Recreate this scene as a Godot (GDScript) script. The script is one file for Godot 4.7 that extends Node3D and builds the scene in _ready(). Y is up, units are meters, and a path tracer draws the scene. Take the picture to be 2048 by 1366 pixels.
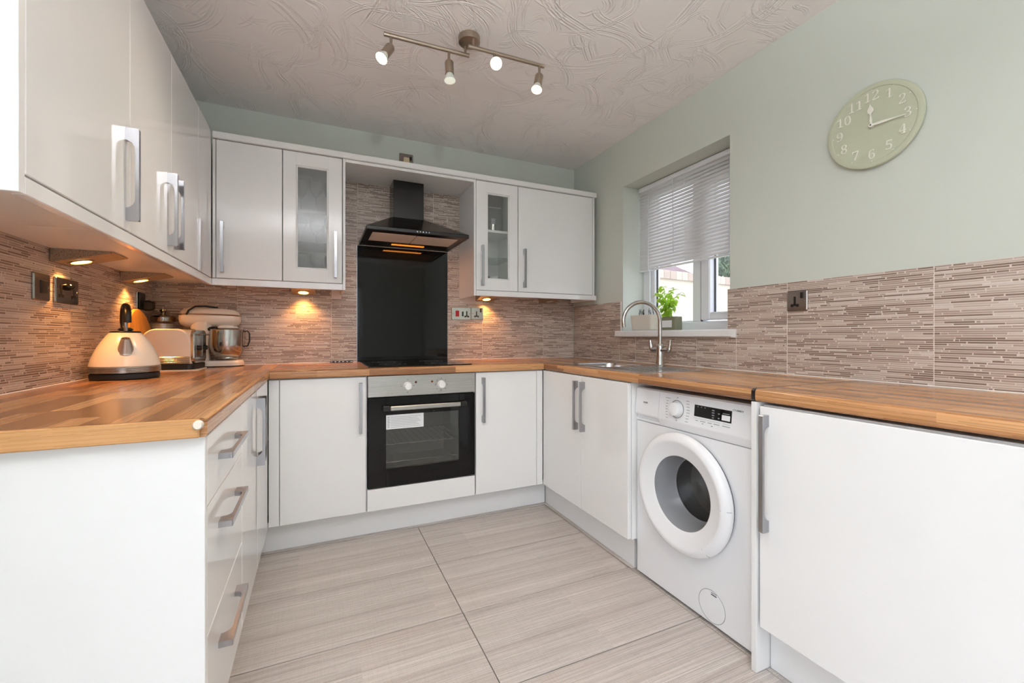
extends Node3D

# ---------------------------------------------------------------- mesh builder
class G:
	var v := PackedVector3Array()
	var uv := PackedVector2Array()
	var t := Transform3D()
	var us := Vector2(1, 1)
	var uo := Vector2()
	var swap := false

	func tri(a: Vector3, b: Vector3, c: Vector3) -> void:      # counter-clockwise seen from outside
		var n := (b - a).cross(c - a).abs()
		for p in [a, c, b]:
			var q := Vector2(p.x, -p.y)
			if n.x >= n.y and n.x >= n.z:
				q = Vector2(p.z, -p.y)
			elif n.y >= n.z:
				q = Vector2(p.x, p.z)
			if swap:
				q = Vector2(q.y, q.x)
			v.append(t * p)
			uv.append(q * us + uo)

	func quad(a: Vector3, b: Vector3, c: Vector3, d: Vector3) -> void:
		tri(a, b, c)
		tri(a, c, d)

	func box(c: Vector3, s: Vector3, bv := 0.0) -> G:
		var h := s * 0.5
		bv = minf(bv, minf(h.x, minf(h.y, h.z)) * 0.9)
		for ax in 3:
			var b := (ax + 1) % 3
			var d := (ax + 2) % 3
			for sg in [-1.0, 1.0]:
				var p: Array[Vector3] = []
				for k in 4:
					var e := Vector3()
					e[ax] = sg * h[ax]
					e[b] = (h[b] - bv) * (1 if k in [1, 2] else -1)
					e[d] = (h[d] - bv) * (1 if k in [2, 3] else -1)
					p.append(c + e)
				if sg > 0:
					quad(p[0], p[1], p[2], p[3])
				else:
					quad(p[3], p[2], p[1], p[0])
			if bv > 0:
				for s1 in [-1.0, 1.0]:
					for s2 in [-1.0, 1.0]:
						var q: Array[Vector3] = []
						for k in 4:
							var e := Vector3()
							e[ax] = (h[ax] - bv) * (1 if k in [1, 2] else -1)
							e[b] = s1 * (h[b] - (bv if k in [2, 3] else 0.0))
							e[d] = s2 * (h[d] - (bv if k in [0, 1] else 0.0))
							q.append(c + e)
						if s1 * s2 < 0:
							q.reverse()
						quad(q[3], q[2], q[1], q[0])
		if bv > 0:
			for sx in [-1.0, 1.0]:
				for sy in [-1.0, 1.0]:
					for sz in [-1.0, 1.0]:
						var o := Vector3(sx, sy, sz)
						var a := c + o * (h - Vector3(0, bv, bv))
						var b2 := c + o * (h - Vector3(bv, 0, bv))
						var d2 := c + o * (h - Vector3(bv, bv, 0))
						if sx * sy * sz > 0:
							tri(a, b2, d2)
						else:
							tri(a, d2, b2)
		return self

	func span(a: Vector3, b: Vector3, bv := 0.0) -> G:
		return box((a + b) * 0.5, (b - a).abs(), bv)

	func prism(poly: PackedVector2Array, z0: float, z1: float) -> G:   # extruded along local z
		if Geometry2D.is_polygon_clockwise(poly):
			poly = poly.duplicate()
			poly.reverse()
		var id := Geometry2D.triangulate_polygon(poly)
		for i in range(0, id.size(), 3):
			var a := poly[id[i]]
			var b := poly[id[i + 1]]
			var c := poly[id[i + 2]]
			if (b - a).cross(c - a) < 0:
				var w := b
				b = c
				c = w
			tri(Vector3(a.x, a.y, z1), Vector3(b.x, b.y, z1), Vector3(c.x, c.y, z1))
			tri(Vector3(a.x, a.y, z0), Vector3(c.x, c.y, z0), Vector3(b.x, b.y, z0))
		for i in poly.size():
			var a := poly[i]
			var b := poly[(i + 1) % poly.size()]
			quad(Vector3(a.x, a.y, z0), Vector3(b.x, b.y, z0), Vector3(b.x, b.y, z1), Vector3(a.x, a.y, z1))
		return self

	func lathe(prof: Array, n := 24, a0 := 0.0, a1 := TAU) -> G:       # round local y; profile of (radius, y), upwards on the outside
		for k in n:
			var p := a0 + (a1 - a0) * k / n
			var q := a0 + (a1 - a0) * (k + 1) / n
			for i in prof.size() - 1:
				var r0: Vector2 = prof[i]
				var r1: Vector2 = prof[i + 1]
				var a := Vector3(r0.x * cos(p), r0.y, r0.x * sin(p))
				var b := Vector3(r0.x * cos(q), r0.y, r0.x * sin(q))
				var c := Vector3(r1.x * cos(p), r1.y, r1.x * sin(p))
				var d := Vector3(r1.x * cos(q), r1.y, r1.x * sin(q))
				if r0.x > 1e-6:
					tri(b, a, c)
				if r1.x > 1e-6:
					tri(b, c, d)
		return self

	func tube(path: Array, rad, n := 10, caps := true) -> G:
		var rings := []
		var up := Vector3.UP
		for i in path.size():
			var d: Vector3 = (path[mini(i + 1, path.size() - 1)] - path[maxi(i - 1, 0)]).normalized()
			if i == 0 and absf(d.dot(up)) > 0.9:
				up = Vector3.RIGHT
			up = (up - d * up.dot(d)).normalized()
			var side := d.cross(up)
			var r: float = rad[i] if rad is Array else rad
			var ring := PackedVector3Array()
			for k in n:
				var a := TAU * k / n
				ring.append(path[i] + (side * cos(a) + up * sin(a)) * r)
			rings.append(ring)
		return loft(rings, caps)

	func loft(rings: Array, caps := true) -> G:
		var n: int = rings[0].size()
		for i in rings.size() - 1:
			for k in n:
				var k2 := (k + 1) % n
				quad(rings[i][k], rings[i + 1][k], rings[i + 1][k2], rings[i][k2])
		if caps:
			for e in [0, rings.size() - 1]:
				var m := Vector3()
				for p in rings[e]:
					m += p
				m /= n
				for k in n:
					if e == 0:
						tri(m, rings[e][k], rings[e][(k + 1) % n])
					else:
						tri(m, rings[e][(k + 1) % n], rings[e][k])
		return self

	func commit(deg := 0.0) -> ArrayMesh:
		var nt := v.size() / 3
		var fn := PackedVector3Array()
		var fa := PackedVector3Array()
		fn.resize(nt)
		fa.resize(nt)
		for i in nt:
			var c := (v[i * 3 + 2] - v[i * 3]).cross(v[i * 3 + 1] - v[i * 3])
			fa[i] = c
			fn[i] = c.normalized()
		var nn := PackedVector3Array()
		nn.resize(v.size())
		if deg <= 0.0:
			for i in v.size():
				nn[i] = fn[i / 3]
		else:
			var lim := cos(deg_to_rad(deg))
			var at := {}
			for i in v.size():
				var key := Vector3i((v[i] * 20000.0).round())
				if at.has(key):
					at[key].append(i / 3)
				else:
					at[key] = [i / 3]
			for i in v.size():
				var f := i / 3
				var sum := Vector3()
				for o in at[Vector3i((v[i] * 20000.0).round())]:
					if fn[o].dot(fn[f]) >= lim:
						sum += fa[o]
				nn[i] = sum.normalized() if sum.length() > 0 else fn[f]
		var arr := []
		arr.resize(Mesh.ARRAY_MAX)
		arr[Mesh.ARRAY_VERTEX] = v
		arr[Mesh.ARRAY_NORMAL] = nn
		arr[Mesh.ARRAY_TEX_UV] = uv
		var m := ArrayMesh.new()
		m.add_surface_from_arrays(Mesh.PRIMITIVE_TRIANGLES, arr)
		return m

var M := {}
var taken := {}
var rng := RandomNumberGenerator.new()
const FLOOR_WORK := 0.91

# ---------------------------------------------------------------- node helpers
func numbered(nm: String) -> String:
	if not taken.has(nm):
		taken[nm] = 0
		return nm
	taken[nm] += 1
	return "%s_%03d" % [nm, taken[nm]]

func tag(o: Node3D, label: String, category: String, group := "") -> Node3D:
	o.set_meta("label", label)
	o.set_meta("category", category)
	if group:
		o.set_meta("group", group)
	return o

func thing(nm: String, label: String, category: String, at := Vector3.ZERO, turn := 0.0, group := "") -> Node3D:
	var o := Node3D.new()
	o.name = numbered(nm)
	add_child(o)
	o.position = at
	o.rotation_degrees.y = turn
	return tag(o, label, category, group)

func put(parent: Node, nm: String, mesh: Mesh, m: Material, label := "") -> MeshInstance3D:
	var o := MeshInstance3D.new()
	o.name = numbered(nm) if parent == self else nm
	o.mesh = mesh
	o.material_override = m
	parent.add_child(o, true)
	if label:
		o.set_meta("label", label)
	if nm in ["dial_markings", "display_symbols", "printed_markings", "printed_lines", "printed_panel", "cooking_zone", "slots", "slot", "trim_bars", "drainer_ribs", "pebbles", "screw", "push_button", "handle_seam", "pry_slot"]:
		o.set_meta("kind", "stuff")
	return o

func part(parent: Node, nm: String, g: G, m: Material, deg := 0.0, label := "") -> MeshInstance3D:
	return put(parent, nm, g.commit(deg), m, label)

func struct(nm: String, g: G, m: Material) -> MeshInstance3D:
	var o := put(self, nm, g.commit(), m)
	o.set_meta("kind", "structure")
	return o

func mat(nm: String, c: Color, rough := 0.5, metal := 0.0) -> StandardMaterial3D:
	var m := StandardMaterial3D.new()
	m.resource_name = nm
	m.albedo_color = c
	m.roughness = rough
	m.metallic = metal
	M[nm] = m
	return m

func glass(nm: String, c: Color, rough := 0.03) -> StandardMaterial3D:
	var m := mat(nm, c, rough)
	m.transparency = BaseMaterial3D.TRANSPARENCY_ALPHA
	return m

func glow(nm: String, c: Color, e: float) -> StandardMaterial3D:
	var m := mat(nm, c, 0.4)
	m.emission_enabled = true
	m.emission = c
	m.emission_energy_multiplier = e
	return m

func rgb(r: float, g: float, b: float) -> Color:
	return Color(r / 255.0, g / 255.0, b / 255.0)

func V(x: float, y: float, z: float) -> Vector3:
	return Vector3(x, y, z)

func P(a: Array) -> PackedVector2Array:
	var p := PackedVector2Array()
	for i in range(0, a.size(), 2):
		p.append(Vector2(a[i], a[i + 1]))
	return p

func rrect(w: float, h: float, r: float, seg := 5) -> PackedVector2Array:
	var p := PackedVector2Array()
	for k in 4:
		var c := Vector2((w / 2 - r) * [1, -1, -1, 1][k], (h / 2 - r) * [1, 1, -1, -1][k])
		for i in seg + 1:
			var a := PI / 2 * (k + float(i) / seg)
			p.append(c + Vector2(cos(a), sin(a)) * r)
	return p

func circle(r: float, n := 24) -> PackedVector2Array:
	var p := PackedVector2Array()
	for i in n:
		p.append(Vector2(cos(TAU * i / n), sin(TAU * i / n)) * r)
	return p

func flat_ring(p: PackedVector2Array, y: float, at := Vector2.ZERO) -> PackedVector3Array:   # a polygon laid in the xz plane
	var o := PackedVector3Array()
	for q in p:
		o.append(Vector3(q.x + at.x, y, q.y + at.y))
	return o

func up_ring(p: PackedVector2Array, z: float, at := Vector2.ZERO) -> PackedVector3Array:     # a polygon in the xy plane
	var o := PackedVector3Array()
	for q in p:
		o.append(Vector3(q.x + at.x, q.y + at.y, z))
	return o

func turned(axis: Vector3, deg: float, at := Vector3.ZERO) -> Transform3D:
	return Transform3D(Basis(axis, deg_to_rad(deg)), at)

func lettering(parent: Node, text: String, size: float, at: Vector3, m: Material, depth := 0.002, serif := false, nm := "lettering", turn := 0.0) -> MeshInstance3D:
	var tm := TextMesh.new()
	var f := SystemFont.new()
	f.font_names = PackedStringArray(["Droid Serif" if serif else "Droid Sans"])
	tm.font = f
	tm.text = text
	tm.font_size = 64
	tm.pixel_size = size / 64.0
	tm.depth = depth
	tm.curve_step = 1.0
	var o := put(parent, nm, tm, m)
	o.position = at
	o.rotation_degrees.z = turn
	return o

# ---------------------------------------------------------------- computed surface pictures
func tile_picture(sd: int) -> Array:
	rng.seed = sd
	var w := 1024
	var h := 410
	var im := Image.create(w, h, false, Image.FORMAT_RGB8)
	var hi := Image.create(w, h, false, Image.FORMAT_RGB8)
	im.fill(rgb(222, 208, 199))
	hi.fill(Color(0.25, 0.25, 0.25))
	var rows := 28
	for r in rows:
		var y := int(float(h) * r / rows)
		var y2 := int(float(h) * (r + 1) / rows)
		var x := -rng.randi_range(0, 200)
		while x < w:
			var L := (rng.randi_range(50, 300) if rng.randf() < 0.85 else rng.randi_range(16, 40))
			var k := rng.randf()
			var c := rgb(126, 105, 92) if k < 0.30 else (rgb(172, 152, 140) if k < 0.66 else (rgb(196, 180, 168) if k < 0.88 else rgb(212, 200, 192)))
			c = c.lerp(rgb(160, 140, 118), rng.randf() * 0.25).lightened(rng.randf() * 0.06)
			var top := 2 + rng.randi_range(0, 1)
			im.fill_rect(Rect2i(x, y + top, L, y2 - y - 4), c)
			for j in 4:
				im.fill_rect(Rect2i(x + rng.randi_range(0, L), y + top + rng.randi_range(1, 7), rng.randi_range(6, 60), 1).intersection(Rect2i(x, y + top, L, y2 - y - 4)), c.darkened(0.05) if j % 2 else c.lightened(0.06))
			hi.fill_rect(Rect2i(x, y + top, L, y2 - y - 4), Color.WHITE * (0.5 + 0.5 * rng.randf()))
			x += L + rng.randi_range(3, 10)
	return [ImageTexture.create_from_image(im), ImageTexture.create_from_image(hi)]

func wood_picture(sd: int) -> ImageTexture:      # 2.4 m by 0.72 m of printed staves, sixteen rows
	rng.seed = sd
	var w := 2048
	var h := 1024
	var im := Image.create(w, h, false, Image.FORMAT_RGB8)
	for r in 16:
		var y := r * 64
		var x := -rng.randi_range(0, 300)
		while x < w:
			var L := rng.randi_range(180, 480)
			var k := rng.randf()
			var c := rgb(178, 124, 79).lerp(rgb(216, 163, 112), k)
			if rng.randf() < 0.18:
				c = rgb(152, 104, 68)
			var box := Rect2i(x, y, L, 64)
			im.fill_rect(box, c)
			for j in 150:
				var f := rng.randf_range(-0.15, 0.12)
				var cc := c.darkened(-f) if f < 0 else c.lightened(f)
				im.fill_rect(Rect2i(x + rng.randi_range(-40, L), y + rng.randi_range(0, 63), rng.randi_range(30, 260), rng.randi_range(1, 3)).intersection(box), cc)
			x += L
	return ImageTexture.create_from_image(im)

func floor_picture(sd: int) -> ImageTexture:
	rng.seed = sd
	var w := 1024
	var h := 512
	var im := Image.create(w, h, false, Image.FORMAT_RGB8)
	var base := rgb(216, 204, 196)
	var ph := rng.randf() * TAU
	for y in h:
		var s := 0.5 * sin(y * 0.045 + ph) + 0.35 * sin(y * 0.021 + ph * 2.0) + 0.25 * sin(y * 0.11)
		im.fill_rect(Rect2i(0, y, w, 1), base.lerp(rgb(184, 168, 160), clampf(0.28 + 0.28 * s, 0, 1)))
	for j in 14000:
		var y := rng.randi_range(0, h - 1)
		var x := rng.randi_range(-150, w)
		var c := im.get_pixel(clampi(x, 0, w - 1), y)
		im.fill_rect(Rect2i(x, y, rng.randi_range(40, 420), 1), c.darkened(0.05) if rng.randf() < 0.5 else c.lightened(0.10))
	for j in 2400:
		var x := rng.randi_range(0, w - 1)
		var y := rng.randi_range(-100, h)
		for k in rng.randi_range(8, 70):
			var yy := y + k * 2
			if yy >= 0 and yy < h:
				var c := im.get_pixel(x, yy)
				im.set_pixel(x, yy, c.darkened(0.05))
	return ImageTexture.create_from_image(im)

func swirl_picture(sd: int) -> ImageTexture:     # combed plaster strokes: relief of the ceiling
	rng.seed = sd
	var n := 1024
	var data := PackedByteArray()
	data.resize(n * n)
	data.fill(90)
	for s in 190:
		var c := Vector2(rng.randf() * n, rng.randf() * n)
		var r := rng.randf_range(50, 260)
		var a0 := rng.randf() * TAU
		var da := rng.randf_range(0.5, 1.5)
		var wob := rng.randf_range(0.0, 14.0)
		var wf := rng.randf_range(3.0, 8.0)
		var lines := rng.randi_range(3, 8)
		for l in lines:
			var rr := r + l * rng.randf_range(5.0, 7.5)
			var amp := rng.randf_range(50, 150) if rng.randf() < 0.75 else -50.0
			var steps := int(rr * da)
			var b0 := rng.randf() * 0.25
			for i in steps:
				var f := float(i) / steps
				if f < b0:
					continue
				var a := a0 + da * f
				var p := c + Vector2(cos(a), sin(a)) * (rr + wob * sin(f * wf))
				var k := amp * sin(PI * f)
				var px := posmod(int(p.x), n)
				var py := posmod(int(p.y), n)
				for q in 4:
					var ix := (py + q / 2) % n * n + (px + q % 2) % n
					data[ix] = clampi(maxi(data[ix], int(90 + k)) if k > 0 else int(90 + k), 0, 255)
	var im := Image.create_from_data(n, n, false, Image.FORMAT_L8, data)
	im.resize(n / 2, n / 2, Image.INTERPOLATE_BILINEAR)
	im.resize(n, n, Image.INTERPOLATE_CUBIC)
	return ImageTexture.create_from_image(im)

func grain_picture(sd: int, base: Color, amt: float) -> ImageTexture:   # brushed metal or fine wood: streaks along u
	rng.seed = sd
	var im := Image.create(512, 256, false, Image.FORMAT_RGB8)
	im.fill(base)
	for j in 4200:
		var f := rng.randf_range(-amt, amt)
		im.fill_rect(Rect2i(rng.randi_range(-100, 511), rng.randi_range(0, 255), rng.randi_range(20, 240), 1), base.darkened(-f) if f < 0 else base.lightened(f))
	return ImageTexture.create_from_image(im)

func make_materials() -> void:
	var m := mat("white gloss", rgb(242, 242, 242), 0.035)
	m.metallic_specular = 0.5
	mat("carcass white", rgb(240, 240, 239), 0.3)
	mat("white satin", rgb(240, 240, 240), 0.28)
	mat("appliance white", rgb(240, 241, 244), 0.22)
	mat("sage paint", rgb(210, 215, 206), 0.75)
	mat("grout", rgb(236, 226, 217), 0.8)
	mat("sealant", rgb(246, 240, 234), 0.35)
	mat("chrome", rgb(172, 172, 176), 0.2, 1.0)
	mat("satin nickel", rgb(176, 163, 148), 0.34, 1.0)
	mat("polished steel", rgb(190, 188, 184), 0.16, 1.0)
	mat("dark chrome", rgb(150, 144, 138), 0.14, 1.0)
	mat("black gloss", rgb(10, 10, 11), 0.06).metallic_specular = 0.4
	mat("black satin", rgb(20, 20, 20), 0.32)
	mat("black enamel", rgb(17, 17, 18), 0.18)
	mat("black rubber", rgb(22, 22, 23), 0.6)
	mat("dark grey", rgb(62, 62, 66), 0.5)
	mat("gasket grey", rgb(90, 90, 100), 0.6)
	mat("mesh filter", rgb(222, 208, 194), 0.5, 0.1)
	mat("red plastic", rgb(178, 18, 30), 0.3)
	mat("red lens", rgb(80, 8, 8), 0.2)
	mat("amber lens", rgb(120, 52, 14), 0.2)
	mat("paper", rgb(238, 240, 242), 0.6)
	mat("print grey", rgb(150, 152, 158), 0.7)
	mat("ink", rgb(70, 72, 78), 0.7)
	mat("clock green", rgb(194, 198, 174), 0.5)
	mat("clock cream", rgb(238, 236, 224), 0.45)
	mat("cream enamel", rgb(243, 232, 216), 0.2)
	mat("cream plastic", rgb(236, 226, 212), 0.3)
	mat("upvc", rgb(240, 242, 246), 0.25)
	mat("planter cream", rgb(226, 222, 210), 0.45)
	mat("planter olive", rgb(128, 128, 104), 0.5)
	mat("soil", rgb(84, 62, 48), 0.9)
	mat("pebble", rgb(120, 104, 96), 0.7)
	mat("twig", rgb(62, 54, 56), 0.8)
	mat("bulb glass", rgb(225, 228, 222), 0.1)
	mat("render", rgb(214, 205, 190), 0.9)
	mat("coping", rgb(192, 172, 160), 0.9)
	mat("coping pale", rgb(206, 190, 178), 0.9)
	mat("spout steel", rgb(196, 188, 180), 0.3, 0.85)
	mat("roof tile", rgb(136, 106, 112), 0.85)
	mat("paving", rgb(196, 192, 184), 0.9)
	mat("dark box", rgb(38, 36, 34), 0.5)
	mat("gold print", rgb(190, 160, 96), 0.4, 0.4)
	mat("cavity grey", rgb(196, 196, 188), 0.4)
	mat("bowl grey", rgb(190, 192, 198), 0.22, 0.5)
	mat("drum steel", rgb(150, 150, 150), 0.25, 0.9)
	mat("beige plastic", rgb(216, 196, 160), 0.4)
	mat("clear plastic", rgb(225, 228, 228), 0.15)
	mat("pink print", rgb(214, 150, 150), 0.4)
	mat("amber glass", rgb(96, 60, 24), 0.08)
	var sp := mat("speckled metal", Color.WHITE, 0.4, 0.3)
	var si := Image.create(256, 256, false, Image.FORMAT_RGB8)
	si.fill(rgb(172, 152, 132))
	rng.seed = 31
	for j in 900:
		si.fill_rect(Rect2i(rng.randi_range(0, 255), rng.randi_range(0, 255), rng.randi_range(2, 5), rng.randi_range(2, 5)), rgb(40, 32, 26) if rng.randf() < 0.6 else rgb(150, 134, 112))
	sp.albedo_texture = ImageTexture.create_from_image(si)
	sp.uv1_scale = V(12, 12, 12)
	var lf := mat("leaf", rgb(178, 202, 84), 0.5)
	lf.backlight_enabled = true
	lf.backlight = Color(0.8, 0.95, 0.35)
	var hd := mat("hedge", rgb(158, 176, 150), 0.8)
	hd.backlight_enabled = true
	hd.backlight = Color(0.2, 0.3, 0.15)
	var sl := mat("blind slat", rgb(236, 236, 236), 0.4)
	sl.backlight_enabled = true
	sl.backlight = Color(0.55, 0.55, 0.55)
	glass("clear glass", Color(0.9, 0.95, 0.93, 0.06))
	glass("shelf glass", Color(0.55, 0.72, 0.66, 0.35))
	glass("drinking glass", Color(0.9, 0.93, 0.93, 0.12))
	glass("smoked glass", Color(0.26, 0.265, 0.25, 0.35))
	glass("drum glass", Color(0.2, 0.205, 0.205, 0.18))
	glass("reeded glass", Color(0.60, 0.62, 0.62, 0.30), 0.1)
	glow("warm lens", Color(1.0, 0.78, 0.42), 7.0)
	glow("hood lens", Color(1.0, 0.55, 0.16), 0.8)
	glow("spot lens", Color(1.0, 0.93, 0.74), 5.0)
	glow("dim lens", Color(0.9, 0.92, 0.86), 0.35)
	glow("low lens", Color(1.0, 0.95, 0.85), 1.0)
	glow("globe glow", Color(1.0, 0.98, 0.95), 2.0)
	var ceil_m := mat("artex", rgb(250, 246, 244), 0.8)
	ceil_m.heightmap_enabled = true
	ceil_m.heightmap_texture = swirl_picture(11)
	ceil_m.heightmap_scale = 0.6
	ceil_m.uv1_triplanar = true
	ceil_m.uv1_world_triplanar = true
	ceil_m.uv1_scale = Vector3.ONE / 1.5
	for k in 3:
		var tp := tile_picture(40 + k)
		var tm := mat("mosaic %d" % k, Color.WHITE, 0.32)
		tm.albedo_texture = tp[0]
		tm.heightmap_enabled = true
		tm.heightmap_texture = tp[1]
		tm.heightmap_scale = 0.07
		var fm := mat("floor %d" % k, Color.WHITE, 0.42)
		fm.albedo_texture = floor_picture(60 + k)
	var wm := mat("worktop", Color.WHITE, 0.21)
	wm.albedo_texture = wood_picture(5)
	var em := mat("edging", Color.WHITE, 0.35)
	em.albedo_texture = grain_picture(8, rgb(200, 146, 90), 0.09)
	var st := mat("brushed steel", Color.WHITE, 0.3, 0.9)
	st.albedo_texture = grain_picture(9, rgb(186, 184, 180), 0.08)
	var sk := mat("sink steel", Color.WHITE, 0.2, 1.0)
	sk.albedo_texture = grain_picture(10, rgb(206, 206, 205), 0.015)
	var bd := mat("board wood", Color.WHITE, 0.45)
	bd.albedo_texture = grain_picture(12, rgb(196, 142, 66), 0.1)

# ---------------------------------------------------------------- shared pieces
var handle_cache := {}

func handle_mesh(L: float, p := 0.03) -> Mesh:      # a flat bow handle: stands up along y, reaches out along z
	if not handle_cache.has(L):
		var q := PackedVector2Array([Vector2(0, 0), Vector2(0, p - 0.002), Vector2(0.002, p), Vector2(L - 0.002, p), Vector2(L, p - 0.002), Vector2(L, 0), Vector2(L - 0.034, 0)])
		var r := p - 0.009
		for i in 7:
			var a := PI / 2 * i / 6
			q.append(Vector2(L - 0.036 - r * 1.2 * (1 - cos(a)), r * sin(a)))
		for i in 7:
			var a := PI / 2 * (1 - i / 6.0)
			q.append(Vector2(0.036 + r * 1.2 * (1 - cos(a)), r * sin(a)))
		q.append(Vector2(0.034, 0))
		var g := G.new()
		# polygon (s, p) -> y = s, z = p, extruded along x
		g.t = Transform3D(Basis(Vector3(0, 1, 0), Vector3(0, 0, 1), Vector3(1, 0, 0)), Vector3(0, -L / 2, 0))
		g.prism(q, -0.007, 0.007)
		handle_cache[L] = g.commit(30)
	return handle_cache[L]

func add_handle(door: Node3D, x: float, y: float, z: float, L := 0.262, flat := false) -> void:
	var o := put(door, "handle", handle_mesh(L), M["chrome"])
	o.position = V(x, y, z)
	if flat:
		o.rotation_degrees.z = 90

# a cupboard in its own frame: x to the right, z out of the wall; fronts = [kind, x0, x1, y0, y1, handle x, handle y, handle length, lying]
func cabinet(nm: String, label: String, at: Vector3, turn: float, w: float, h: float, d: float, fronts: Array, hollow := false) -> Node3D:
	var o := thing(nm, label, "cabinet", at, turn)
	var b := G.new()
	if hollow:
		b.span(V(0.001, 0, 0.004), V(0.018, h, d), 0.001)
		b.span(V(w - 0.018, 0, 0.004), V(w - 0.001, h, d), 0.001)
		b.span(V(0.018, 0, 0.004), V(w - 0.018, 0.018, d), 0.001)
		b.span(V(0.018, h - 0.12, d - 0.018), V(w - 0.018, h, d), 0.001)
	else:
		b.span(V(0.001, 0, 0.004), V(w - 0.001, h, d), 0.001)
	part(o, "body", b, M["carcass white"])
	for f in fronts:
		var dr := part(o, f[0], G.new().span(V(f[1], f[3], d + 0.002), V(f[2], f[4], d + 0.022), 0.0018), M["white gloss"])
		if f.size() > 5:
			add_handle(dr, f[5], f[6], d + 0.022, f[7] if f.size() > 7 else 0.262, f.size() > 8)
	return o

# a cupboard with a glazed door and an open inside
func glazed_cabinet(label: String, at: Vector3, w: float, h: float, d: float, x0: float, x1: float, hx: float, gm: String, gx0: float, gx1: float) -> Node3D:
	var o := thing("glazed_wall_cabinet", label, "cabinet", at)
	var g := G.new()
	g.span(V(0.001, 0, 0.004), V(0.018, h, d), 0.001)
	g.span(V(w - 0.018, 0, 0.004), V(w - 0.001, h, d), 0.001)
	g.span(V(0.018, 0, 0.004), V(w - 0.018, 0.018, d), 0.001)
	g.span(V(0.018, h - 0.018, 0.004), V(w - 0.018, h, d), 0.001)
	g.span(V(0.018, 0.018, 0.004), V(w - 0.018, h - 0.018, 0.01))
	part(o, "body", g, M["carcass white"])
	part(o, "shelf", G.new().span(V(0.02, 0.225, 0.012), V(w - 0.02, 0.231, d - 0.02), 0.001), M["shelf glass"], 0, "glass shelf")
	part(o, "shelf", G.new().span(V(0.02, 0.395, 0.012), V(w - 0.02, 0.411, d - 0.02), 0.001), M["carcass white"])
	var y0 := 0.003
	var y1 := h - 0.003
	var gy0 := 0.075
	var gy1 := 0.64
	var f := G.new()
	f.span(V(x0, y0, d + 0.002), V(gx0, y1, d + 0.022), 0.0015)
	f.span(V(gx1, y0, d + 0.002), V(x1, y1, d + 0.022), 0.0015)
	f.span(V(gx0 - 0.002, y0, d + 0.002), V(gx1 + 0.002, gy0, d + 0.022), 0.0015)
	f.span(V(gx0 - 0.002, gy1, d + 0.002), V(gx1 + 0.002, y1, d + 0.022), 0.0015)
	var door := part(o, "door", f, M["white gloss"])
	var b := G.new()
	var e := 0.008
	b.span(V(gx0, gy0, d + 0.004), V(gx0 + e, gy1, d + 0.019), 0.002)
	b.span(V(gx1 - e, gy0, d + 0.004), V(gx1, gy1, d + 0.019), 0.002)
	b.span(V(gx0 + e, gy0, d + 0.004), V(gx1 - e, gy0 + e, d + 0.019), 0.002)
	b.span(V(gx0 + e, gy1 - e, d + 0.004), V(gx1 - e, gy1, d + 0.019), 0.002)
	part(door, "glazing_bead", b, M["white satin"])
	part(door, "pane", G.new().span(V(gx0 + e, gy0 + e, d + 0.009), V(gx1 - e, gy1 - e, d + 0.013)), M[gm])
	add_handle(door, hx, 0.161, d + 0.022)
	return o

func tile(wall: Node, fr: Transform3D, x0: float, x1: float, y0: float, y1: float, cx: float, cy: float, k: int) -> void:
	var g := G.new()
	g.us = Vector2(1.0 / 0.5, 1.0 / 0.2)
	g.uo = Vector2(-cx / 0.5, cy / 0.2 + 1.0)
	g.t = fr
	g.span(V(x0 + 0.0012, y0 + 0.0012, -0.009), V(x1 - 0.0012, y1 - 0.0012, 0), 0.0008)
	part(wall, "tile", g, M["mosaic %d" % (k % 3)])

func socket_plate(nm: String, label: String, cat: String, at: Vector3, turn: float, w: float, m := "polished steel") -> Node3D:
	var o := thing(nm, label, cat, at, turn)
	var g := G.new()
	g.loft([up_ring(rrect(w, 0.09, 0.006), 0.0), up_ring(rrect(w, 0.09, 0.006), 0.004), up_ring(rrect(w - 0.006, 0.084, 0.004), 0.0075)])
	part(o, "face_plate", g, M[m], 25)
	var s := G.new()
	for x in [-1, 1]:
		s.t = turned(Vector3.RIGHT, 90, V(x * (w / 2 - 0.011), 0, 0.0075))
		s.lathe([Vector2(0.0035, 0), Vector2(0.003, 0.001), Vector2(0, 0.001)], 8)
	part(o, "screw", s, M["dark chrome"])
	return o

func socket_holes(o: Node3D, x: float, y := -0.008) -> void:
	var g := G.new()
	g.span(V(x - 0.0045, y + 0.006, 0.004), V(x + 0.0045, y + 0.026, 0.0082))
	g.span(V(x - 0.017, y - 0.018, 0.004), V(x - 0.006, y - 0.008, 0.0082))
	g.span(V(x + 0.006, y - 0.018, 0.004), V(x + 0.017, y - 0.008, 0.0082))
	g.span(V(x - 0.017, y - 0.014, 0.004), V(x + 0.017, y - 0.006, 0.0081))
	g.span(V(x - 0.0045, y - 0.01, 0.004), V(x + 0.0045, y + 0.01, 0.0081))
	part(o, "socket_insert", g, M["black satin"])

func rocker(o: Node3D, x: float, y: float, w: float, h: float, m: String) -> void:
	part(o, "rocker_switch", G.new().span(V(x - w / 2, y - h / 2, 0.004), V(x + w / 2, y + h / 2, 0.0105), 0.0015), M[m])

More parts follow.
